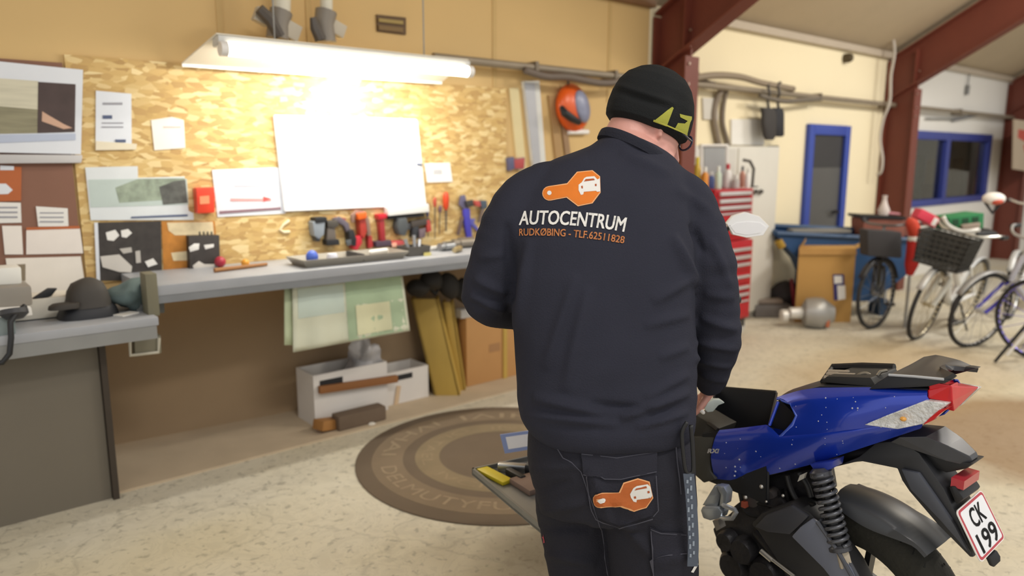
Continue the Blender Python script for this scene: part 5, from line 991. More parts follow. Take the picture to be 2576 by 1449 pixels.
il = [(2173, 1069, .134), (2228, 1046, .134), (2326, 1008, .119), (2388, 1014, .107), (2362, 1038, .108), (2340, 1060, .108), (2322, 1067, .11), (2258, 1080, .124)]
ip = [side(*p) for p in il]
CLR = M('dfe2e4', .15, .0, var=.42, scale=55, bump=.8, bscale=90, coat=.6, name='clear_lens')
for f_ in (lambda p: p, mir):
    mb = MB(); mb.prism([f_(p) for p in ip], f_(ip[0] - BL * .03) - f_(ip[0])); P('indicator', mb, CLR, bk, smooth=None, bevel=.003, label='clear indicator lens')
mb = MB(); mb.ell(side(2272, 1054, .13), .008, .008, .006); P('indicator_bulb', mb, M('e0a24a', .3), bk)
lr = [(2393, 1022, .11), (2368, 1038, .112), (2346, 1058, .112), (2322, 1069, .112), (2338, 1052, .112), (2362, 1032, .112)]
mb = MB(); mb.prism([side(*p) for p in lr], -BL * .02); P('red_strip', mb, RL, bk, smooth=None)
# under-tail arm, mudguard tongue, plate
ARM = [(2096, 1176), (2160, 1150), (2204, 1114), (2262, 1108), (2312, 1140), (2375, 1230), (2404, 1290), (2450, 1402), (2440, 1402), (2358, 1319), (2287, 1236), (2269, 1209), (2257, 1179), (2163, 1160)]
mb = MB(); bprism(mb, ARM, .055, -.055); P('plate_holder_arm', mb, BPL, bk, bevel=.004)
mb = MB(); bprism(mb, [(2266, 1180), (2310, 1190), (2352, 1250), (2400, 1320), (2440, 1396), (2365, 1310), (2290, 1232)], .068, .054); P('arm_cover', mb, M('4b4e57', .45, var=.08), bk, bevel=.004)
tg = [side(*q) for q in ((2240, 1112, .075), (2262, 1100, .078), (2330, 1098, .06), (2385, 1122, .045), (2440, 1148, .022), (2446, 1158, .02), (2434, 1172, .022), (2380, 1160, .045), (2330, 1140, .055), (2270, 1122, .07))]
P('tail_mudguard', hull([q for p in tg for q in (p, mir(p))]), M('3a3b40', .35, var=.1), bk, smooth=None, bevel=.006)
mb = MB(); bprism(mb, [(2290, 1112), (2345, 1140), (2392, 1158), (2450, 1166), (2430, 1180), (2380, 1190), (2330, 1170)], .03, -.05); P('plate_light_housing', mb, BPD, bk, bevel=.006)
mb = MB(); bprism(mb, [(2384, 1224), (2402, 1222), (2426, 1256), (2404, 1272)], .055, -.06); P('rear_bracket', mb, BPD, bk, bevel=.008)
pa_ = side(2392, 1214, .05); pb_ = mir(pa_)
mb = MB(); d_ = (pb_ - pa_); mb.prism([p for p in (pa_ - UP * .01, pb_ - UP * .01, pb_ + UP * .014, pa_ + UP * .014)], -BF * .03); P('reflector', mb, M('b8333f', .25, coat=.3), bk, label='red reflector')
hw_ = .088; c1_, c2_, c3_, c4_ = side(2402.6, 1287, hw_), side(2466, 1232, -hw_), side(2526, 1347, -hw_), side(2465, 1417, hw_); c3_ = c2_ + c4_ - c1_
def pl(u, v, k=0): return lerp(lerp(c1_, c2_, u), lerp(c4_, c3_, u), v) + PN * k
PN = (c2_ - c1_).cross(c4_ - c1_).normalized(); PN = PN if PN.dot(CAM - c1_) > 0 else -PN
def rrect(i, r, k): 
    out = []
    for cx, cy, a0 in ((i + r, i + r, 180), (1 - i - r, i + r, 270), (1 - i - r, 1 - i - r, 0), (i + r, 1 - i - r, 90)):
        for s in range(5): a = math.radians(a0 + 22.5 * s); out.append(pl(cx + r * math.cos(a), cy + r * math.sin(a), k))
    return out
mb = MB(); mb.prism(rrect(0, .08, 0), PN * .003); mb.prism(rrect(.02, .07, .003), PN * .0006, 1); mb.prism(rrect(.065, .05, .0036), PN * .0005, 2)
pt = bk_plate = P('licence_plate', mb, [WHT, M('b5303f', .4), M('e9ebf0', .4)], bk, smooth=None, label='white plate with red border'); WORLD[pt.name] = WORLD[bk.name]
mb = MB(); put_text(mb, 'CK', lambda u, v: pl(.27 + .48 * u, .48 - .36 * v, .0046), bold=.022); P('plate_lettering', mb, BLK, pt, smooth=None)
mb = MB(); put_text(mb, '199', lambda u, v: pl(.17 + .70 * u, .92 - .36 * v, .0046), bold=.022); P('plate_lettering', mb, BLK, pt, smooth=None)
mb = MB(); q = side(2504, 1404, -.05); mb.prism([side(2489, 1402, -.04), side(2508, 1384, -.06), side(2520, 1400, -.06), side(2518, 1412, -.06), side(2501, 1428, -.05)], BF * .012); P('plate_tab', mb, BPL, bk, bevel=.003)
# rear wheel, fender, swingarm
WR = axle.z - .002
def wp(a, r, l): return axle + BF * (r * math.cos(a)) + UP * (r * math.sin(a)) + BL * l
def wheel(c, R_, wd):
    mb = MB(); mb.torus(c, BL, R_ - .115, .014, 48, 8, sq=2.4)
    for k in range(5):
        a = 2 * PI * k / 5 + .3; d_ = BF * math.cos(a) + UP * math.sin(a); e_ = BF * -math.sin(a) + UP * math.cos(a)
        for s_ in (-1, 1): mb.prism([c + d_ * .04 + e_ * .012 * s_ + BL * .018, c + d_ * (R_ - .118) + e_ * (.03 * s_) + BL * .014, c + d_ * (R_ - .118) + e_ * (.045 * s_) + BL * .014, c + d_ * .04 + e_ * .03 * s_ + BL * .018], -BL * .036)
    mb.cyl(c - BL * .05, c + BL * .05, .09, n=28); w_ = P('wheel', mb, M('2b2b2c', .4, .4), bk); WORLD[w_.name] = WORLD[bk.name]
    prof = [(R_ - .112, -.36), (R_ - .05, -.5), (R_ - .018, -.42), (R_, -.12), (R_, .12), (R_ - .018, .42), (R_ - .05, .5), (R_ - .112, .36)]
    mb = MB(); n = 72; mb.rings([[c + (BF * math.cos(2 * PI * i / n) + UP * math.sin(2 * PI * i / n)) * r + BL * (l * wd) for r, l in prof] for i in range(n)], close=True); P('tyre', mb, TYR, w_, smooth=50)
    mb = MB()
    for k in range(48):
        a = 2 * PI * k / 48; b_ = a + .07
        for s_ in (-1, 1): mb.tube([c + (BF * math.cos(a) + UP * math.sin(a)) * (R_ + .0005) + BL * .004 * s_, c + (BF * math.cos(b_) + UP * math.sin(b_)) * (R_ - .02) + BL * (.42 * wd * s_)], .0032, 4)
    P('tread', mb, M('121210', .9), w_, smooth=None)
wheel(axle, WR, .125)
fr_ = axle + BF * 1.13; fr_.z = .3; wheel(fr_, .298, .09)
def ang(px, py, off): p = side(px, py, off) - axle; return math.atan2(p.z, p.dot(BF)), p.length
fa0, fa1 = ang(2094, 1213, .07)[0], ang(2362, 1378, .07)[0]
rows = []
for k in range(22):
    a = lerp(fa0, fa1, k / 21); rt = WR + .028; dip = .045 * math.sin(PI * min(1, k / 21 + .12))
    rows.append([wp(a, rt - dip - .01, .079), wp(a, rt - dip * .4, .078), wp(a, rt - .006, .066), wp(a, rt + .006, .03), wp(a, rt + .008, 0), wp(a, rt + .006, -.03), wp(a, rt - .006, -.066), wp(a, rt - dip * .4, -.078), wp(a, rt - dip - .01, -.079)])
mb = MB().grid(rows); P('rear_fender', mb, M('3c3e42', .4, var=.2, scale=8), bk, smooth=60, solid=.004)
CS = [(1887, 1319), (1915, 1290), (1990, 1264), (2037, 1290), (2056, 1310), (2139, 1429), (2190, 1530), (2150, 1580), (2020, 1500), (1960, 1420), (1905, 1336)]
mb = MB(); bprism(mb, CS, .135, .05); P('drive_case', mb, M('2a2a2c', .45, var=.15), bk, bevel=.01)
mb = MB(); bprism(mb, [(1990, 1350), (2012, 1326), (2040, 1306), (2052, 1316), (2136, 1432), (2180, 1525), (2140, 1520), (2070, 1430)], .15, .13); P('case_cover', mb, M('6e7382', .4, var=.08, scale=4), bk, bevel=.006, label='grey drive cover')
mb = MB(); bprism(mb, [(1895, 1326), (1925, 1296), (1990, 1272), (2034, 1300), (2010, 1324), (1986, 1346), (1930, 1340)], .145, .125); P('case_lid', mb, M('3b3c42', .45, var=.1), bk, bevel=.008)
mb = MB(); mb.tube([side(2056, 1312, .15), side(2110, 1390, .152), side(2160, 1480, .15)], .006, 8).tube([side(2064, 1306, .13), side(2120, 1388, .13), side(2180, 1500, .13)], .009, 8); P('hose', mb, M('4a4c54', .5), bk)
mb = MB(); mb.tube([side(1905, 1336, .1), side(2005, 1450, .12), side(2060, 1520, .12)], .02, 10); P('swing_arm', mb, ENG, bk)
mb = MB(); mb.tube([side(1922, 1392, .14), side(1998, 1450, .145)], .005, 8); mb.tube([side(1914, 1386, .14), side(1941, 1409, .142)], .008, 8); P('kick_lever', mb, M('c9c6c0', .3, .8), bk)
# engine: cases, cylinder, carburettor, pipes
EN = T  # engine pieces are parts of the motorcycle
mb = MB(); bprism(mb, [(1790, 1330), (1860, 1270), (1960, 1250), (2000, 1300), (1960, 1400), (2010, 1500), (1900, 1520), (1830, 1440)], .09, -.09); P('crankcase', mb, ENG, bk, bevel=.012)
for k, (px, py, r, l) in enumerate(((1880, 1380, .045, .05), (1850, 1420, .05, .04), (1935, 1440, .055, .05), (1838, 1355, .035, .05))):
    mb = MB(); c = side(px, py, .09); mb.lathe(c - BL * .01, BL, [(r, 0), (r, l * .6), (r * .8, l), (r * .3, l)], 20); P('engine_cover', mb, ENG, bk)
mb = MB(); bprism(mb, [(1850, 1222), (1960, 1192), (2050, 1180), (2062, 1250), (2000, 1270), (1900, 1290), (1860, 1270)], .05, -.06); P('cylinder_block', mb, ENG, bk, bevel=.01)
for k in range(6):
    mb = MB(); bprism(mb, [(1905 + k * 17, 1236), (1911 + k * 17, 1234), (1925 + k * 17, 1288), (1919 + k * 17, 1290)], .072, -.05); P('cooling_fin', mb, M('242327', .5, .3), bk)
mb = MB(); c = side(1902, 1246, .06); mb.lathe(c, BL, [(.03, -.02), (.034, .0), (.03, .03), (.02, .035)], 18); c = side(1946, 1244, .055); mb.lathe(c, BL, [(.022, -.02), (.026, .0), (.02, .03)], 16); P('carburettor', mb, M('5b5656', .4, .4, var=.3, scale=20), bk)
mb = MB()
for pts in ([(1862, 1220), (1866, 1250), (1880, 1290), (1920, 1300)], [(1980, 1196), (1990, 1230), (2010, 1262), (2050, 1270)], [(2010, 1190), (2030, 1220), (2040, 1250)], [(1850, 1280), (1880, 1262), (1930, 1270), (1980, 1288)]): mb.tube(smoothp([side(x, y, .085) for x, y in pts]), .008, 8)
P('fuel_hose', mb, BPD, bk)
mb = MB()
for px, py, r in ((1916, 1224, .007), (1876, 1251, .006), (1863, 1390, .006), (1868, 1410, .007), (1978, 1288, .007), (1994, 1288, .005), (1970, 1247, .005), (1928, 1262, .004)): mb = MB(); mb.ell(side(px, py, .105), r, r, r, n=8, k=6); P('bolt_head', mb, M('d9d6d0', .3, .6), bk, smooth=180)
mb = MB(); c = side(1874, 1268, .1); mb.box(c, .02, .015, .018); P('cable_clip', mb, M('a3503c', .5), bk, label='rusty red clip')
mb = MB(); mb.prism([side(2006, 1212, .1), side(2012, 1196, .1), side(2026, 1190, .1), (side(2022, 1204, .1))], -BL * .01); P('bracket_plate', mb, M('dcdad2', .4, .3), bk)
# silver footrest bracket
SV = M('a9b1bb', .28, .6, var=.1, scale=6, name='cast_silver')
mb = MB(); bprism(mb, [(1765, 1272), (1796, 1221), (1806, 1222), (1812, 1246), (1804, 1276)], .165, .14); bprism(mb, [(1800, 1221), (1820, 1224), (1829, 1240), (1826, 1268), (1808, 1276), (1812, 1244)], .172, .14)
bprism(mb, [(1762, 1284), (1766, 1275), (1806, 1276), (1816, 1290), (1812, 1304), (1786, 1310), (1768, 1304)], .18, .14); P('footrest_bracket', mb, SV, bk, bevel=.005)
mb = MB(); q = [side(x, y, .172) for x, y in ((1818, 1270), (1848, 1282), (1852, 1288), (1842, 1304), (1822, 1304), (1810, 1298))]; mb.tube(q, .0075, 8); P('footrest', mb, M('c3c8ce', .25, .7), bk)
mb = MB(); bprism(mb, [(1792, 1310), (1806, 1308), (1812, 1330), (1802, 1336)], .15, .12); P('side_stand_lug', mb, M('8b8680', .4, .4), bk)
# shock absorber with a real coil
s0, s1 = side(2064, 1184, .118), side(2116, 1388, .13); sd_ = (s1 - s0); ax_ = sd_.normalized(); u_ = ax_.orthogonal().normalized(); w_ = ax_.cross(u_)
mb = MB(); nT = 11; co = [s0 + sd_ * (.04 + .88 * i / (nT * 16)) + (u_ * math.cos(2 * PI * i / 16) + w_ * math.sin(2 * PI * i / 16)) * .0265 for i in range(nT * 16 + 1)]; mb.tube(co, .0058, 7); P('shock_spring', mb, M('5d5f65', .35, .5), bk, smooth=180)
mb = MB(); mb.tube([s0, lerp(s0, s1, .5), lerp(s0, s1, .5), s1], [.014, .014, .019, .02], 14); P('shock_damper', mb, M('1d1d1f', .4), bk)
mb = MB(); mb.lathe(s0 + sd_ * .01, ax_, [(.02, -.01), (.031, 0), (.031, .012), (.024, .02)], 18); P('spring_seat', mb, M('4a4b50', .35, .4), bk); mb = MB(); mb.lathe(s1 - sd_ * .09, ax_, [(.024, 0), (.031, .006), (.031, .016)], 18); P('spring_seat', mb, M('4a4b50', .35, .4), bk)
mb = MB(); mb.box(s1 + ax_ * .02, .034, .034, .045, Matrix((u_, w_, ax_)).transposed()); P('lower_mount', mb, M('b9ad99', .5, .3), bk, bevel=.006)
mb = MB(); bprism(mb, [(2036, 1168), (2096, 1160), (2092, 1180), (2070, 1188), (2046, 1182)], .125, .06); P('upper_mount', mb, M('2a3ca0', .35), bk, bevel=.004)
# front end: fork, tank hump, bars, mirror (mostly hidden by the man)
mb = MB(); hd_ = bq(1.14, 0, .96)
for s_ in (-.09, .09): mb.tube([fr_ + BL * s_, hd_ + BL * s_ - BF * .12 + UP * .02], .022, 12)
mb.tube([hd_ - BF * .12 - BL * .1, hd_ - BF * .12 + BL * .1], .025, 10); P('front_fork', mb, ENG, bk)
mb = MB(); mb.tube([bq(.2, 0, .8), bq(.6, 0, .62), bq(.95, 0, .5), bq(1.04, 0, .86)], .025, 10); P('frame_tube', mb, BPD, bk)
hb = bq(1.02, 0, 1.05); mb = MB(); mb.tube(smoothp([hb + BL * .33 - BF * .1 + UP * .03, hb + BL * .15, hb - BL * .15, hb - BL * .33 - BF * .1 + UP * .03]), .013, 10); P('handlebar', mb, BPD, bk)
for s_ in (-1, 1): mb = MB(); a = hb + BL * .33 * s_ - BF * .1 + UP * .03; mb.tube([a - BL * .1 * s_ + BF * .02, a + BL * .02 * s_], .018, 12); P('handgrip', mb, BLK, bk)
md = 2.72; mc_ = L(1880, 566, md); mb = MB(); mb.tube(smoothp([hb - BL * .24, hb - BL * .27 + UP * .12, L(1836, 566, md)]), .007, 8); P('mirror_stem', mb, BPD, bk)
MP = [(1826, 562), (1842, 543), (1874, 533), (1910, 544), (1935, 569), (1920, 592), (1878, 598), (1842, 590)]
mb = MB(); o_ = [L(x, y, md) for x, y in MP]; c_ = sum(o_, V()) / len(o_); sm = [c_ + (p - c_) * .72 + FH * .05 for p in o_]; sm0 = [c_ + (p - c_) * .96 - FH * .006 for p in o_]; mb.rings([sm0, o_, [c_ + (p - c_) * .97 + FH * .02 for p in o_], sm]); P('mirror_shell', mb, M('fafafa', .3), bk, smooth=60, label='white mirror shell')
MG = [(1838, 570), (1852, 561), (1880, 558), (1912, 560), (1926, 571), (1914, 586), (1878, 591), (1850, 586)]
mb = MB(); mb.prism([L(x, y, md - .008) for x, y in MG], FH * .002); P('mirror_glass', mb, M('f6f6fa', .3), bk, smooth=None)  # bright reflection painted as plain white
# ------------------------------------------------------------------ the mechanic
def solid(mb, voxel, it=6):                      # weld a set of overlapping closed pieces into one skin
    me = bpy.data.meshes.new('s'); me.from_pydata([tuple(p) for p in mb.v], [], mb.f)
    bm = bmesh.new(); bm.from_mesh(me); bmesh.ops.recalc_face_normals(bm, faces=bm.faces); bm.to_mesh(me); bm.free()
    o = bpy.data.objects.new('s', me); COL.objects.link(o)
    r = o.modifiers.new('r', 'REMESH'); r.mode = 'VOXEL'; r.voxel_size = voxel
    s = o.modifiers.new('s', 'SMOOTH'); s.factor = .5; s.iterations = it
    ev = bpy.data.meshes.new_from_object(o.evaluated_get(bpy.context.evaluated_depsgraph_get()))
    bpy.data.objects.remove(o); bpy.data.meshes.remove(me); return ev
def place(name, me, mats, parent=None, label=None, cat=None, base=None, smooth=True):
    for m in (mats if isinstance(mats, (list, tuple)) else [mats]): me.materials.append(m)
    me.name = name; bvh = BVHTree.FromPolygons([v.co.copy() for v in me.vertices], [tuple(p.vertices) for p in me.polygons])
    if smooth: me.shade_smooth()
    if parent: me.transform(WORLD[parent.name].inverted())
    else: me.transform(Matrix.Translation(-base))
    o = bpy.data.objects.new(name, me); COL.objects.link(o)
    if parent: o.parent = parent; WORLD[o.name] = WORLD[parent.name]
    else: o.location = base; WORLD[o.name] = Matrix.Translation(base); tag(o, label, cat)
    return o, bvh
def displace(me, fn):
    n = np.empty(len(me.vertices) * 3); me.vertices.foreach_get('normal', n); n = n.reshape(-1, 3)
    for i, v in enumerate(me.vertices): v.co += V(n[i]) * fn(v.co, n[i])
def pxy(p):                                      # where a point falls in the photograph (for reading fold positions only)
    q = p - CAM; z = q.dot(CF); return CX + FOC * q.dot(RH) / z, CY - FOC * q.dot(CU) / z
def ring(py, l, r, Y, b, e=.82, n=36, bf=None, dY=0):
    a, c = L(l, py, Y), L(r, py, Y); m = (a + c) / 2; hx = (c - a).length / 2; out = []
    for j in range(n):
        q = 2 * PI * j / n; cx, sx = math.cos(q), math.sin(q); bb = (bf or b) if sx > 0 else b
        out.append(m + RH * math.copysign(abs(cx) ** e, cx) * hx + FH * (math.copysign(abs(sx) ** e, sx) * bb + dY))
    return out
def limb(mb, pts, n=22, sub=4, flat=None):       # pts: (px, py, depth, radius)
    c = smoothp([L(x, y, d) for x, y, d, r in pts], sub); rr = []
    for i in range(len(pts) - 1):
        for j in range(sub): rr.append(lerp(pts[i][3], pts[i + 1][3], j / sub))
    rr.append(pts[-1][3]); return mb.tube(c, rr, n, round_=True, flat=flat)
TORSO = [(1085, 1336, 1734, 1.90, .165), (1066, 1322, 1738, 1.90, .178), (1035, 1306, 1744, 1.90, .185), (990, 1300, 1746, 1.91, .182), (920, 1297, 1747, 1.92, .18), (840, 1292, 1746, 1.93, .178), (760, 1287, 1742, 1.945, .172),
         (680, 1280, 1742, 1.96, .166), (600, 1274, 1746, 1.985, .16), (530, 1280, 1745, 2.01, .15), (470, 1308, 1734, 2.03, .136), (430, 1352, 1716, 2.045, .122), (400, 1408, 1699, 2.055, .108), (382, 1452, 1676, 2.06, .096), (366, 1488, 1650, 2.06, .092), (354, 1502, 1628, 2.06, .088), (344, 1516, 1602, 2.065, .076)]
ARM_L = [(1375, 470, 2.03, .068), (1322, 505, 2.01, .078), (1290, 560, 1.99, .083), (1262, 640, 1.98, .08), (1236, 710, 1.98, .075), (1226, 750, 2.0, .069), (1262, 772, 2.1, .062), (1330, 790, 2.22, .052), (1400, 800, 2.3, .045)]
ARM_R = [(1690, 480, 2.03, .068), (1732, 520, 2.02, .075), (1760, 612, 2.0, .079), (1776, 670, 1.99, .078), (1790, 744, 1.99, .074), (1798, 820, 1.99, .071), (1798, 872, 2.01, .068), (1794, 908, 2.04, .061), (1791, 938, 2.08, .053), (1787, 958, 2.1, .046)]
HIPS = [(1040, 1340, 1722, 1.90, .14), (1090, 1328, 1732, 1.90, .158), (1150, 1326, 1744, 1.9, .175), (1210, 1338, 1747, 1.905, .172), (1262, 1352, 1749, 1.91, .162)]
LEG_L = [(1428, 1215, 1.96, .098), (1442, 1290, 1.97, .106), (1460, 1370, 1.98, .106), (1470, 1440, 1.98, .104)]
LEG_R = [(1630, 1210, 1.88, .118), (1634, 1300, 1.87, .122), (1641, 1380, 1.87, .122), (1646, 1440, 1.87, .119)]
def legdown(pts, z, dx, r, dy=0):                # carry the leg on below the frame to the given height
    a = L(*pts[-1][:3]); return V((a.x, a.y, z)) + RH * dx + FH * dy
kL, aL = legdown(LEG_L, .42, .0, 0), legdown(LEG_L, .1, -.01, 0); kR, aR = legdown(LEG_R, .40, .0, 0), legdown(LEG_R, .1, .01, 0)
base = (V((aL.x, aL.y, 0)) + V((aR.x, aR.y, 0))) / 2
# head frame
PSI, PB = math.radians(66), math.radians(21)
hf = RH * math.sin(PSI) * math.cos(PB) + FH * math.cos(PSI) * math.cos(PB) - UP * math.sin(PB)
hr = hf.cross(UP).normalized(); hu = hr.cross(hf); HC, HS = L(1626, 322, 2.12), 1.05
def hp(f, s, h): return HC + (hf * f + hr * s + hu * h) * HS
def hring(h, fr, bk_, w, n=32, e=.95): return [hp((fr + bk_) / 2 + (fr - bk_) / 2 * math.copysign(abs(math.cos(q)) ** e, math.cos(q)), w * math.copysign(abs(math.sin(q)) ** e, math.sin(q)), h) for q in [2 * PI * j / n for j in range(n)]]
HEAD = [(-.128, .07, -.02, .022), (-.12, .088, -.035, .036), (-.1, .1, -.055, .056), (-.07, .102, -.075, .067), (-.035, .102, -.09, .073), (0, .1, -.098, .074), (.03, .104, -.1, .077), (.06, .1, -.1, .077), (.09, .085, -.094, .071), (.112, .06, -.075, .055), (.126, .02, -.03, .024)]
body = MB(); body.rings([hring(*q) for q in HEAD])
body.tube([hp(.094, 0, .012), hp(.108, 0, -.02), hp(.12, 0, -.045), hp(.1, 0, -.056)], [.008, .011, .016, .012], 10, round_=True)       # nose
for s in (-1, 1):
    body.ell(hp(.094, .032 * s, .024), .02, .026, .009, Matrix((hf, hr, hu)).transposed(), 10, 8)                               # brow
    body.ell(hp(.088, .03 * s, .002), .014, .016, .011, Matrix((hf, hr, hu)).transposed(), 10, 8)                               # eyelid
    body.ell(hp(-.008, .077 * s, .004), .015, .009, .027, Matrix((hf, hr, hu)).transposed(), 12, 8)                              # ear
    body.ell(hp(-.003, .077 * s, -.022), .008, .008, .01, Matrix((hf, hr, hu)).transposed(), 10, 8)                              # lobe
body.tube([hp(.094, -.024, -.078), hp(.104, 0, -.075), hp(.094, .024, -.078)], .0075, 8, round_=True)                            # lips
body.tube([hp(.092, -.02, -.09), hp(.1, 0, -.089), hp(.092, .02, -.09)], .008, 8, round_=True)
body.ell(hp(.084, 0, -.115), .022, .024, .018, Matrix((hf, hr, hu)).transposed(), 12, 8)                                         # chin
body.tube([L(1590, 430, 2.07), L(1588, 375, 2.07), hp(-.04, 0, -.055), hp(-.03, 0, .01)], [.076, .075, .074, .07], 24, round_=True)   # neck
body.tube([hp(.02, 0, -.1), L(1640, 400, 2.1)], [.055, .065], 20, round_=True)
body.rings([[m_ + (p - m_) * .9 for p in r] for r in [ring(*q) for q in TORSO] for m_ in [sum(r, V()) / len(r)]])
body.rings([[m_ + (p - m_) * .9 for p in r] for r in [ring(*q) for q in HIPS] for m_ in [sum(r, V()) / len(r)]])
limb(body, [(x, y, d, r * .72) for x, y, d, r in ARM_L] + [(1440, 806, 2.34, .03), (1475, 812, 2.37, .027)]); limb(body, [(x, y, d, r * .72) for x, y, d, r in ARM_R[:-1]] + [(1787, 958, 2.105, .032), (1785, 972, 2.12, .028)])
for lg, k_, a_ in ((LEG_L, kL, aL), (LEG_R, kR, aR)):
    body.tube([L(*q[:3]) for q in lg] + [k_, k_ - UP * .12, a_, a_ - UP * .06], [q[3] * .8 for q in lg] + [.07, .065, .045, .045], 20, round_=True)
    body.tube([a_ - UP * .03 - FH * .05, a_ - UP * .05 + FH * .12], [.04, .035], 14, round_=True)
def hand(mb, w0, d, n, th, scale=1, curl=(25, 45, 35)):
    d, n = d.normalized(), (n - d * n.dot(d)).normalized(); s = d.cross(n); s = s if s.dot(th) > 0 else -s; k = scale
    sec = [(-.02, .026, .02), (.0, .029, .019), (.03, .038, .017), (.06, .043, .016), (.088, .043, .013), (.098, .038, .009)]
    mb.rings([[w0 + d * a * k + s * math.cos(q) * w * k + n * math.sin(q) * tk * k for q in [2 * PI * j / 16 for j in range(16)]] for a, w, tk in sec])
    for i, (ln, r) in enumerate(((.072, .0092), (.08, .0096), (.075, .0092), (.058, .0082))):
        p = w0 + (d * .088 + s * (.0315 - .0205 * i)) * k; pts = [p - d * .012 * k, p]; a = 0
        sp_ = s * (.1 - .07 * i)
        for seg, c_ in zip((.45, .31, .24), curl):
            a += math.radians(c_ + 4 * i); q = ((d + sp_).normalized() * math.cos(a) + n * math.sin(a)); p = p + q * ln * seg * k; pts.append(p)
        mb.tube(pts, [r * k * f for f in (1, 1, .98, .9, .78)], 10, round_=True)
    p = w0 + (d * .028 + s * .032) * k; q1 = (s * .75 + d * .55 + n * .35).normalized(); q2 = (d * .85 + s * .2 + n * .4).normalized()
    mb.tube([p - q1 * .02 * k, p, p + q1 * .036 * k, p + q1 * .036 * k + q2 * .03 * k, p + q1 * .036 * k + q2 * .052 * k], [.014 * k, .0135 * k, .0115 * k, .0105 * k, .0085 * k], 10, round_=True)
wr = L(1786, 970, 2.12); hand(body, wr, UP * -.78 + FH * .55 - RH * .12, -RH + FH * .35, -FH + UP * .1, .92, (22, 30, 25))
wl2 = L(1475, 812, 2.37); hand(body, wl2, RH * .8 + FH * .5 - UP * .25, FH * .6 - RH * .3 - UP * .5, UP, .98, (30, 40, 30))
SKIN = M('d99f92', .5, var=.1, scale=14, bump=.08, bscale=120, name='skin')
me = solid(body, .0048, 3)
man, bvh_body = place('person', me, SKIN, label='person seen from behind in dark workwear and black hat, bending over the blue motorcycle', cat='person', base=base)
# sweatshirt
CLOTH = M('31323d', .95, var=.1, scale=7, bump=.25, bscale=260, spec=.15, name='navy_cloth'); CLOTH2 = M('2b2b33', .92, var=.14, scale=8, bump=.3, bscale=240, spec=.2, name='work_trousers')
mb = MB(); mb.rings([ring(*q) for q in TORSO]); limb(mb, ARM_L); limb(mb, ARM_R)
mb.tube([L(1400, 478, 2.03), L(1680, 476, 2.04)], [.075, .075], 20, round_=True)
me = solid(mb, .0075, 10)
def gauss(x, s): return math.exp(-(x / s) ** 2)
def seg(px, py, ax, ay, bx, by, w, fade=1):      # soft ridge along a line
    dx, dy = bx - ax, by - ay; l2 = dx * dx + dy * dy; s = ((px - ax) * dx + (py - ay) * dy) / l2; sc_ = max(0, min(1, s)); qx, qy = ax + dx * sc_, ay + dy * sc_
    return gauss(math.hypot(px - qx, py - qy), w) * (math.sin(PI * min(1, max(0, sc_))) ** .5 if fade else 1)
FOLDS = [((1420, 985), (1480, 720), 16, .006), ((1370, 930), (1450, 690), 14, .005), ((1340, 1000), (1520, 1040), 12, .008), ((1330, 1045), (1560, 1070), 10, .007), ((1560, 1050), (1738, 985), 11, .008), ((1600, 1075), (1735, 1035), 9, .006), ((1480, 1018), (1640, 1030), 10, -.006), ((1620, 1000), (1735, 940), 12, .005), ((1640, 760), (1738, 700), 14, .006), ((1620, 820), (1738, 790), 12, .005), ((1690, 590), (1752, 720), 12, .009), ((1740, 560), (1770, 640), 9, -.007), ((1655, 900), (1735, 870), 12, .004), ((1300, 830), (1330, 600), 13, .006), ((1275, 560), (1290, 760), 12, -.008),
         ((1190, 700), (1275, 740), 10, .006), ((1180, 740), (1270, 785), 9, .006), ((1200, 650), (1270, 640), 10, .004), ((1760, 800), (1855, 830), 10, .006), ((1750, 860), (1855, 880), 10, .007), ((1745, 900), (1840, 925), 9, .006), ((1770, 740), (1850, 750), 11, .004), ((1790, 600), (1835, 720), 10, .004), ((1760, 940), (1830, 960), 8, .005), ((1560, 380), (1690, 440), 14, .004), ((1340, 420), (1480, 400), 14, .003), ((1700, 470), (1800, 540), 13, .004)]
def wr_f(p, n):
    x, y = pxy(p); d_ = 0
    if n @ np.array(FH) < .25:
        for (a, b, w, h) in FOLDS:
            if min(a[0], b[0]) - 40 < x < max(a[0], b[0]) + 40 and min(a[1], b[1]) - 40 < y < max(a[1], b[1]) + 40: d_ += 2.3 * h * seg(x, y, *a, *b, w)
    lowf = max(0, min(1, (y - 850) / 200)); f = noise.noise(V((x / 120, y / 55, 3))) * .006 * lowf + noise.noise(p * 9) * .003
    side_ = max(0, min(1, (abs(x - 1500) - 230) / 60)); f += noise.noise(V((x / 60, y / 34, 9))) * .006 * side_
    return d_ + f
displace(me, wr_f)
shirt, bvh_s = place('sweatshirt', me, CLOTH, man, 'sweatshirt')
def band(name, px, y, dep, r, ax, w, mat, sx=1):
    pass
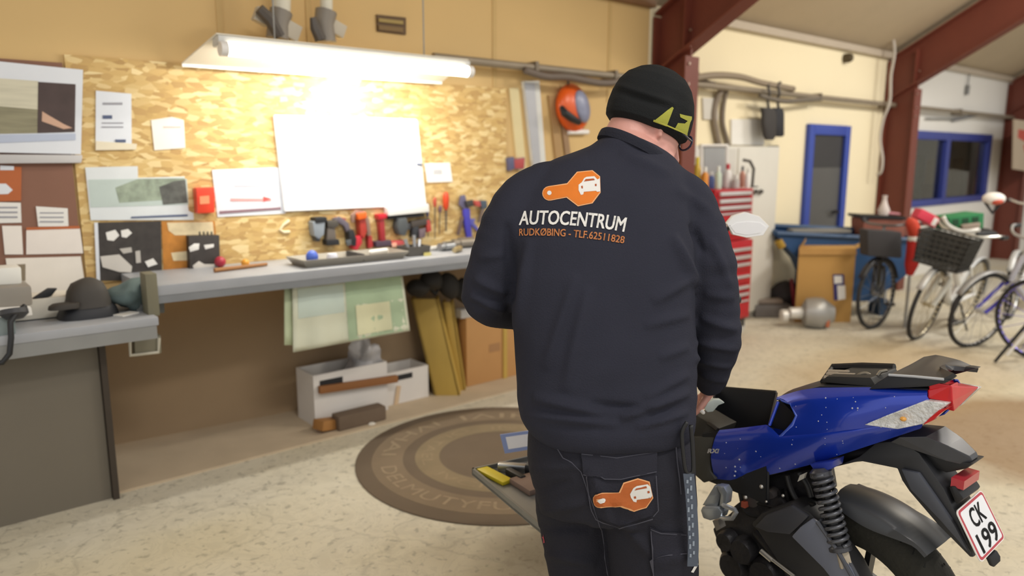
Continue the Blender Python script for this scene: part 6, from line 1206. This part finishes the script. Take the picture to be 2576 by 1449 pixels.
# ribbed collar, cuffs and hem
cc = L(1598, 380, 2.06); mb = MB(); n_ = 40
loop = [cc + RH * (.097 * math.cos(q)) + FH * (.094 * math.sin(q)) + UP * (-.05 * math.cos(q) - .018 * math.sin(q)) for q in [2 * PI * j / n_ for j in range(n_)]]
rs_ = []
for k, (o_, e) in enumerate(((-.014, 1.05), (-.002, 1.03), (.008, 1.0), (.013, .95), (.008, .9), (-.014, .9))): rs_.append([cc + (p - cc) * e + (UP + RH * .2) * o_ for p in loop])
mb.rings(rs_, cap=False, close=True); P('collar', mb, M('2b2c35', .95, var=.1, bump=.3, bscale=200, spec=.15), man, smooth=60)
mb = MB(); a_, b__ = L(1790, 944, 2.09), L(1786, 967, 2.115); mb.tube([a_, lerp(a_, b__, .5), b__], [.049, .047, .04], 24); P('cuff', mb, M('26272f', .95, var=.1, bump=.3, bscale=200, spec=.15), man)
# trousers
mb = MB(); mb.rings([ring(*q) for q in HIPS])
mb.tube([L(*q[:3]) for q in LEG_L] + [kL, kL - UP * .14, aL - UP * .02], [q[3] for q in LEG_L] + [.092, .09, .082], 26)
mb.tube([L(*q[:3]) for q in LEG_R] + [kR, kR - UP * .14, aR - UP * .02], [q[3] for q in LEG_R] + [.108, .1, .088], 26)
me = solid(mb, .0075, 8)
TF = [((1330, 1180), (1480, 1170), 12, .004), ((1480, 1165), (1540, 1330), 12, .008), ((1350, 1290), (1480, 1260), 14, .006), ((1355, 1330), (1490, 1330), 12, -.006), ((1370, 1390), (1500, 1420), 14, .006), ((1560, 1300), (1640, 1400), 14, .005), ((1640, 1410), (1740, 1390), 11, .006), ((1340, 1240), (1440, 1210), 11, -.004), ((1690, 1130), (1740, 1240), 10, .004), ((1500, 1230), (1660, 1320), 16, .003)]
def tr_f(p, n):
    x, y = pxy(p); d_ = 0
    if n @ np.array(FH) < .25:
        for (a, b, w, h) in TF: d_ += 2.2 * h * seg(x, y, *a, *b, w)
    return d_ + noise.noise(p * 10) * .003
displace(me, tr_f)
trs, bvh_t = place('trousers', me, CLOTH2, man)
def shoe(a_, nm):
    mb = MB(); c = V((a_.x, a_.y, 0)); prof = [(-.1, .04, .02, .085), (-.085, .046, .0, .1), (-.03, .045, 0, .11), (.05, .05, 0, .085), (.13, .052, 0, .065), (.18, .045, .004, .05), (.2, .02, .01, .035)]
    mb.rings([[c + FH * f + RH * (w * math.copysign(abs(math.cos(q)) ** .7, math.cos(q))) + UP * ((z0 + z1) / 2 + (z1 - z0) / 2 * math.copysign(abs(math.sin(q)) ** .7, math.sin(q))) for q in [2 * PI * j / 18 for j in range(18)]] for f, w, z0, z1 in prof]); P(nm, mb, BLK, man, smooth=60)
shoe(aL, 'shoe'); shoe(aR, 'shoe')
# black hat
HAT = [(-.012, .098, -.104, .082), (.0, .116, -.12, .094), (.012, .119, -.123, .096), (.035, .119, -.125, .097), (.065, .116, -.124, .096), (.095, .105, -.116, .09), (.122, .088, -.1, .078), (.145, .062, -.074, .057), (.16, .032, -.042, .03), (.164, .008, -.016, .008)]
mb = MB(); g_ = [hring(*q, n=110) for q in HAT]
fine = []
for i in range(len(g_) - 1):
    for s in range(8): fine.append([a.lerp(b, s / 8) for a, b in zip(g_[i], g_[i + 1])])
fine.append(g_[-1]); mb.rings(fine)
me = bpy.data.meshes.new('h'); me.from_pydata([tuple(p) for p in mb.v], [], mb.f); bm = bmesh.new(); bm.from_mesh(me); bmesh.ops.recalc_face_normals(bm, faces=bm.faces); bmesh.ops.smooth_vert(bm, verts=bm.verts, factor=.5, use_axis_x=True, use_axis_y=True, use_axis_z=True); bm.to_mesh(me); bm.free()
def hat_f(p, n):
    x, y = pxy(p); return .007 * seg(x, y, 1548, 212, 1700, 262, 7) - .006 * seg(x, y, 1545, 226, 1695, 278, 9) + noise.noise(p * 16) * .003 + .003 * seg(x, y, 1520, 300, 1740, 366, 5, 0) * 0
displace(me, hat_f)
hat, bvh_h = place('knit_hat', me, M('242526', .95, var=.2, scale=9, bump=.35, bscale=300, spec=.12, name='black_knit'), man)
# spectacles
mb = MB(); lens = [hp(.112, .034 + .026 * math.cos(q), .0 + .02 * math.sin(q)) for q in [2 * PI * j / 16 for j in range(16)]]; mb.tube(lens, .003, 6, close=True); mb.tube([hp(.112, .008, .004), hp(.116, 0, .006), hp(.112, -.008, .004)], .003, 6)
mb.tube([hp(.112, -.034 + .026 * math.cos(q), .0 + .02 * math.sin(q)) for q in [2 * PI * j / 16 for j in range(16)]], .003, 6, close=True)
for s in (-1, 1): mb.tube([hp(.11, .06 * s, .004), hp(.06, .08 * s, .006), hp(.0, .084 * s, .004)], .0028, 6)
P('spectacles', mb, M('20223a', .3), man)
# prints and pockets that lie on the cloth
def decal(name, polys, bvh, mat, off=.0015, cell=9, parent=None, solid_=0, smooth=None, label=None, tris=None):
    bm = bmesh.new()
    if tris: vs = [bm.verts.new((x, y, 0)) for x, y in tris[0]]; [bm.faces.new([vs[i] for i in f]) for f in tris[1]]
    for pl_ in polys or (): bm.faces.new([bm.verts.new((x, y, 0)) for x, y in pl_])
    bmesh.ops.triangulate(bm, faces=bm.faces)
    xs = [v.co.x for v in bm.verts]; ys = [v.co.y for v in bm.verts]
    for lo, hi, ax in ((min(xs), max(xs), V((1, 0, 0))), (min(ys), max(ys), V((0, 1, 0)))):
        k = math.ceil(lo / cell) * cell
        while k < hi:
            bmesh.ops.bisect_plane(bm, geom=bm.verts[:] + bm.edges[:] + bm.faces[:], plane_co=ax * k, plane_no=ax, dist=1e-4); k += cell
    bad = []
    for v in bm.verts:
        d = ray(v.co.x, v.co.y); h, n, i, ds = bvh.ray_cast(CAM, d)
        if h is None: bad.append(v)
        else: v.co = h + (n if n.dot(d) < 0 else -n) * off
    bmesh.ops.delete(bm, geom=bad, context='VERTS'); bm.verts.index_update(); bm.verts.ensure_lookup_table()
    mb = MB(); mb.add([v.co.copy() for v in bm.verts], [tuple(v.index for v in f.verts) for f in bm.faces]); bm.free()
    return P(name, mb, mat, parent or man, smooth, label=label, solid=solid_)
def sc_(pts, ox, oy, k): return [(ox + x / k, oy + y / k) for x, y in pts]
OR2 = M('e07a22', .8, var=.1, scale=40, name='orange_print'); WP = M('e8e6e2', .8, name='white_print'); BKPR = M('15151a', .9)
def strip(pts, w):
    out = []
    for i, (x, y) in enumerate(pts):
        x1, y1 = pts[min(i + 1, len(pts) - 1)]; x0, y0 = pts[max(i - 1, 0)]; l = math.hypot(x1 - x0, y1 - y0); out.append((x - (y1 - y0) / l * w, y + (x1 - x0) / l * w))
    return [[pts[i], pts[i + 1], out[i + 1], out[i]] for i in range(len(pts) - 1)]
def wrench(ox, oy, k, handle, head, bvh, hole, car, windows, bor, dz=0, om=None):
    decal('wrench_print', [sc_(bor, ox, oy, k)], bvh, M('f0b078', .8), .0012 + dz, label='wrench emblem outline')
    decal('wrench_print', [sc_(handle, ox, oy, k), sc_(head, ox, oy, k)], bvh, om or OR2, .002 + dz, label='orange wrench emblem')
    decal('wrench_hole', [sc_(hole, ox, oy, k)], bvh, WP, .0027 + dz, label='white dot')
    decal('car_print', [sc_(q, ox, oy, k) for q in car], bvh, WP, .0027 + dz, label='white car emblem')
    decal('car_detail', [sc_(q, ox, oy, k) for q in windows], bvh, M('b0562a', .8), .0033 + dz, label='orange car details')
hc, hr_ = (620, 525), 96
hnd = [(hc[0] + hr_ * math.cos(a), hc[1] + hr_ * math.sin(a)) for a in [math.radians(80 + 20 * i) for i in range(10)]] + [(905, 390), (900, 570)]
hdp = [(895, 385), (1045, 212), (1265, 190), (1370, 275), (1378, 505), (1262, 662), (1055, 705), (890, 575)]
grow = lambda pts, c, f: [(c[0] + (x - c[0]) * f, c[1] + (y - c[1]) * f) for x, y in pts]
bor = [(hc[0] + (hr_ + 14) * math.cos(a), hc[1] + (hr_ + 14) * math.sin(a)) for a in [math.radians(80 + 20 * i) for i in range(10)]] + [(885, 372), (1036, 197), (1272, 174), (1386, 268), (1394, 512), (1272, 676), (1050, 722), (875, 588)]
car1 = [[(1060, 400), (1110, 360), (1145, 300), (1180, 280), (1300, 270), (1345, 320), (1380, 300), (1388, 500), (1340, 505), (1325, 490), (1140, 505), (1130, 545), (1095, 552), (1060, 480)]]
win1 = [[(1140, 352), (1168, 316), (1290, 306), (1306, 330)], [(1098, 420), (1122, 415), (1126, 455), (1104, 455)], [(1306, 390), (1332, 386), (1332, 420), (1308, 420)]]
wrench(1280, 400, 6.038, hnd, hdp, bvh_s, [(hc[0] + 34 * math.cos(a), hc[1] - 4 + 34 * math.sin(a)) for a in [2 * PI * i / 12 for i in range(12)]], car1, win1, bor)
def textdecal(txt, top, bot, mat, bvh, bold, name, off=.0025):
    v, f = text_mesh(txt, bold); xs = [p.x for p in v]; ys = [p.y for p in v]; x0, x1, y0, y1 = min(xs), max(xs), 0, max(ys)
    def q3(t3, u): a, b, c = t3; return (a[0] * (1 - u) * (1 - 2 * u) + 4 * b[0] * u * (1 - u) + c[0] * u * (2 * u - 1), a[1] * (1 - u) * (1 - 2 * u) + 4 * b[1] * u * (1 - u) + c[1] * u * (2 * u - 1))
    pts = []
    for p in v:
        u, w_ = (p.x - x0) / (x1 - x0), (p.y - y0) / (y1 - y0); a, b = q3(bot, u), q3(top, u); pts.append((1280 + lerp(a[0], b[0], w_) / 6.038, 400 + lerp(a[1], b[1], w_) / 6.038))
    decal(name, None, bvh, mat, off, 9, tris=(pts, f), label=None)
textdecal('AUTOCENTRUM', ((175, 795), (985, 800), (1795, 895)), ((155, 1002), (955, 1010), (1750, 1108)), WP, bvh_s, .022, 'white_lettering')
textdecal('RUDKØBING - TLF.62511828', ((165, 1062), (930, 1075), (1765, 1180)), ((165, 1168), (920, 1185), (1745, 1285)), M('c97f4a', .8), bvh_s, .014, 'orange_lettering')
hk = lambda pts: [(1500 + x / 5.367, 150 + y / 5.367) for x, y in pts]
OLV2 = M('a3a23e', .8, var=.1, scale=40, name='olive_print')
decal('hat_print', [hk([(768, 834), (1022, 634), (1042, 655), (985, 800), (948, 900)])], bvh_h, OLV2, .0015, 6, label='olive letter')
decal('hat_print', [hk([(1122, 732), (1200, 752), (1285, 768), (1284, 806), (1232, 830), (1225, 800), (1130, 778)]), hk([(1048, 945), (1098, 855), (1190, 862), (1228, 828), (1284, 806), (1262, 850), (1222, 1012)])], bvh_h, OLV2, .0015, 6, label='olive letter')
decal('hat_edge', strip(hk([(768, 828), (950, 898), (1060, 945), (1180, 1000), (1285, 1062)]), -3.5), bvh_h, M('b5b04a', .8), .002, 8, label='olive edge line')
# trousers: emblem, pockets, seams, strap
ah = (716, 855)
hn2 = [(ah[0] + 46 * math.cos(a), ah[1] + 48 * math.sin(a)) for a in [math.radians(85 + 20 * i) for i in range(10)]] + [(870, 795), (880, 892)]
hd2 = [(862, 798), (893, 728), (1000, 695), (1080, 718), (1108, 832), (1058, 905), (970, 930), (872, 890)]
bo2 = [(ah[0] + 52 * math.cos(a), ah[1] + 55 * math.sin(a)) for a in [math.radians(85 + 20 * i) for i in range(10)]] + [(852, 792), (888, 720), (1000, 686), (1088, 712), (1117, 834), (1063, 913), (970, 940), (865, 900)]
car2 = [[(938, 800), (965, 755), (990, 742), (1070, 728), (1092, 745), (1108, 812), (1095, 830), (1080, 812), (990, 845), (985, 866), (962, 862), (945, 830)]]
win2 = [[(972, 772), (985, 758), (1060, 742), (1066, 754)], [(965, 820), (982, 815), (986, 832), (970, 836)], [(1068, 778), (1084, 774), (1088, 790), (1072, 794)]]
wrench(1280, 980, 3.09, hn2, hd2, bvh_t, [(ah[0] + 4 + 17 * math.cos(a), ah[1] + 17 * math.sin(a)) for a in [2 * PI * i / 12 for i in range(12)]], car2, win2, bo2, .0045, M('b9622c', .8, var=.12, scale=40))
PKT = M('2d2d36', .92, var=.12, bump=.3, bscale=240, spec=.2)
decal('back_pocket', [[(1464, 1165), (1650, 1150), (1654, 1280), (1640, 1296), (1560, 1322), (1500, 1300), (1482, 1270)]], bvh_t, PKT, .0006, 14, solid_=.002, smooth=60)
decal('pocket_flap', [[(1460, 1127), (1550, 1130), (1650, 1122), (1649, 1185), (1560, 1205), (1520, 1204), (1470, 1192)]], bvh_t, PKT, .006, 14, solid_=.003, smooth=60)
decal('side_pocket', [[(1634, 1322), (1660, 1336), (1722, 1340), (1726, 1470), (1645, 1470)]], bvh_t, PKT, .004, 14, solid_=.003, smooth=60)
SEAM = M('4a4a55', .9)
sm = []
for ln in ([(1462, 1129), (1550, 1133), (1648, 1125)], [(1464, 1140), (1550, 1150), (1648, 1136)], [(1472, 1190), (1520, 1202), (1560, 1203), (1648, 1184)], [(1385, 1096), (1480, 1108), (1600, 1108), (1700, 1090)], [(1690, 1090), (1702, 1160), (1708, 1240)], [(1648, 1195), (1654, 1280), (1640, 1296)], [(1483, 1196), (1484, 1270), (1500, 1300), (1560, 1322), (1638, 1300)], [(1636, 1324), (1662, 1338), (1720, 1342)], [(1637, 1330), (1645, 1449)], [(1390, 1100), (1420, 1150), (1464, 1182), (1496, 1270), (1514, 1330), (1534, 1449)], [(1642, 1400), (1722, 1394)]): sm += strip(ln, 2.2)
decal('seam_stitching', sm, bvh_t, SEAM, .0095, 40)
decal('red_tab', [[(1357, 1336), (1366, 1334), (1372, 1364), (1364, 1368)]], bvh_t, M('a5384a', .7), .002)
decal('reflective_print', [[(1738, 1400), (1752, 1404), (1744, 1416), (1754, 1420), (1742, 1440), (1736, 1438), (1744, 1424), (1734, 1420), (1744, 1410), (1734, 1412)]], bvh_t, WP, .003)
# strap with its loop hanging from the waist
stp = [(1732, 1192), (1738, 1250), (1742, 1310), (1744, 1370), (1742, 1424)]
def clothpt(x, y, off):
    d = ray(x, y); h, n, i, ds = bvh_t.ray_cast(CAM, d); return (h if h is not None else L(x, y, 1.76)) - d * off
mb = MB(); w_ = RH * .0135
ctr = [L(x, y, 1.735) for x, y in stp]
mb.rings([[p - w_ + FH * .002, p + w_ + FH * .002, p + w_ - FH * .002, p - w_ - FH * .002] for p in smoothp(ctr)]); sr = P('hanging_strap', mb, M('525a68', .8, var=.1), man, label='grey blue strap'); WORLD[sr.name] = WORLD[man.name]
mb = MB()
for k in range(9):
    p = ctr[0].lerp(ctr[-1], .06 + k * .1) - FH * .0035
    for c_ in (-1, 1): mb.box(p + RH * .004 * c_ + UP * .004 * c_, .005, .001, .009 + .004 * (k % 2), Matrix.Rotation(-AZ + .0, 3, 'Z'))
P('strap_print', mb, M('8f9aa8', .7), sr, smooth=None, label='worn pale marks')
lp_ = [(1728, 1062), (1716, 1090), (1720, 1150), (1726, 1185), (1736, 1192), (1744, 1180), (1742, 1120), (1738, 1070)]
mb = MB(); mb.tube(smoothp([L(x, y, 1.74) for x, y in lp_]), .0055, 8); P('strap_loop', mb, BLK, man, smooth=180)
# pale part held in the fingers over the storage well
mb = MB(); q0 = [L(x, y, 2.24) for x, y in ((1772, 1030), (1780, 1014), (1796, 1006), (1812, 1006), (1824, 1014), (1808, 1020), (1794, 1036), (1780, 1038))]; mb.prism(q0, FH * .02); O('pale_part', mb, M('aab4b2', .5, var=.2, scale=20), 'small pale grey part held in the right hand over the open seat well', 'part', bevel=.004)
mb = MB(); mb.tube([L(1756, 1026, 2.13), L(1769, 1038, 2.13)], .006, 8, round_=True); O('white_stub', mb, WHT, 'small white stub pinched at the fingertips beside the pale grey part', 'stub')
# ------------------------------------------------------------------ light
wd_ = bpy.data.worlds.new('world'); sc.world = wd_; wd_.use_nodes = True; bg = wd_.node_tree.nodes['Background']; bg.inputs[0].default_value = (1.0, .985, .96, 1); bg.inputs[1].default_value = .82
def area(name, locn, target, sx, sy, power, colr=(1, .96, .9)):
    l = bpy.data.lights.new(name, 'AREA'); l.shape = 'RECTANGLE'; l.size = sx; l.size_y = sy; l.energy = power; l.color = colr
    o = bpy.data.objects.new(name, l); COL.objects.link(o); o.location = locn; o.rotation_euler = (V(target) - V(locn)).to_track_quat('-Z', 'Y').to_euler(); return o
def point(name, locn, power, r=.05, colr=(1, .9, .75)):
    l = bpy.data.lights.new(name, 'POINT'); l.energy = power; l.shadow_soft_size = r; l.color = colr; o = bpy.data.objects.new(name, l); COL.objects.link(o); o.location = locn; return o
area('bench_tube_light', ((pl.x if hasattr(pl, 'x') else 2.0, LY, 2.08) if 0 else (2.05, LY, 2.08)), (2.05, 4.05, 1.5), 1.4, .05, 14, (1, .97, .9))
point('bench_bulb_light', (bx.x, 3.98, bx.z - .1), 11, .04, (1, .97, .88))
area('ceiling_light', (1.2, -.6, 4.2), (1.6, 1.2, 0), 1.5, .3, 60)
area('ceiling_light', (5.6, .4, 4.2), (5.6, 1.4, 0), 1.5, .3, 90, (1, .92, .78))
area('ceiling_light', (9.0, .8, 4.0), (9.0, 2.0, 0), 1.5, .3, 110)
point('office_fill_light', ((wl_ + wr_) / 2 + .5, D + 1.3, 2.4), 8, .1)  # added fill without a visible lamp, brightens the dark office
point('warm_lamp', tuple(L(2440, -60, 6.0)), 10, .1, (1, .75, .4))
sc.view_settings.view_transform = 'Standard'; sc.view_settings.look = 'None'; sc.view_settings.gamma = 1; sc.view_settings.use_curve_mapping = False; sc.view_settings.exposure = 0
sc.cycles.max_bounces = 7; sc.cycles.caustics_reflective = False; sc.cycles.caustics_refractive = False
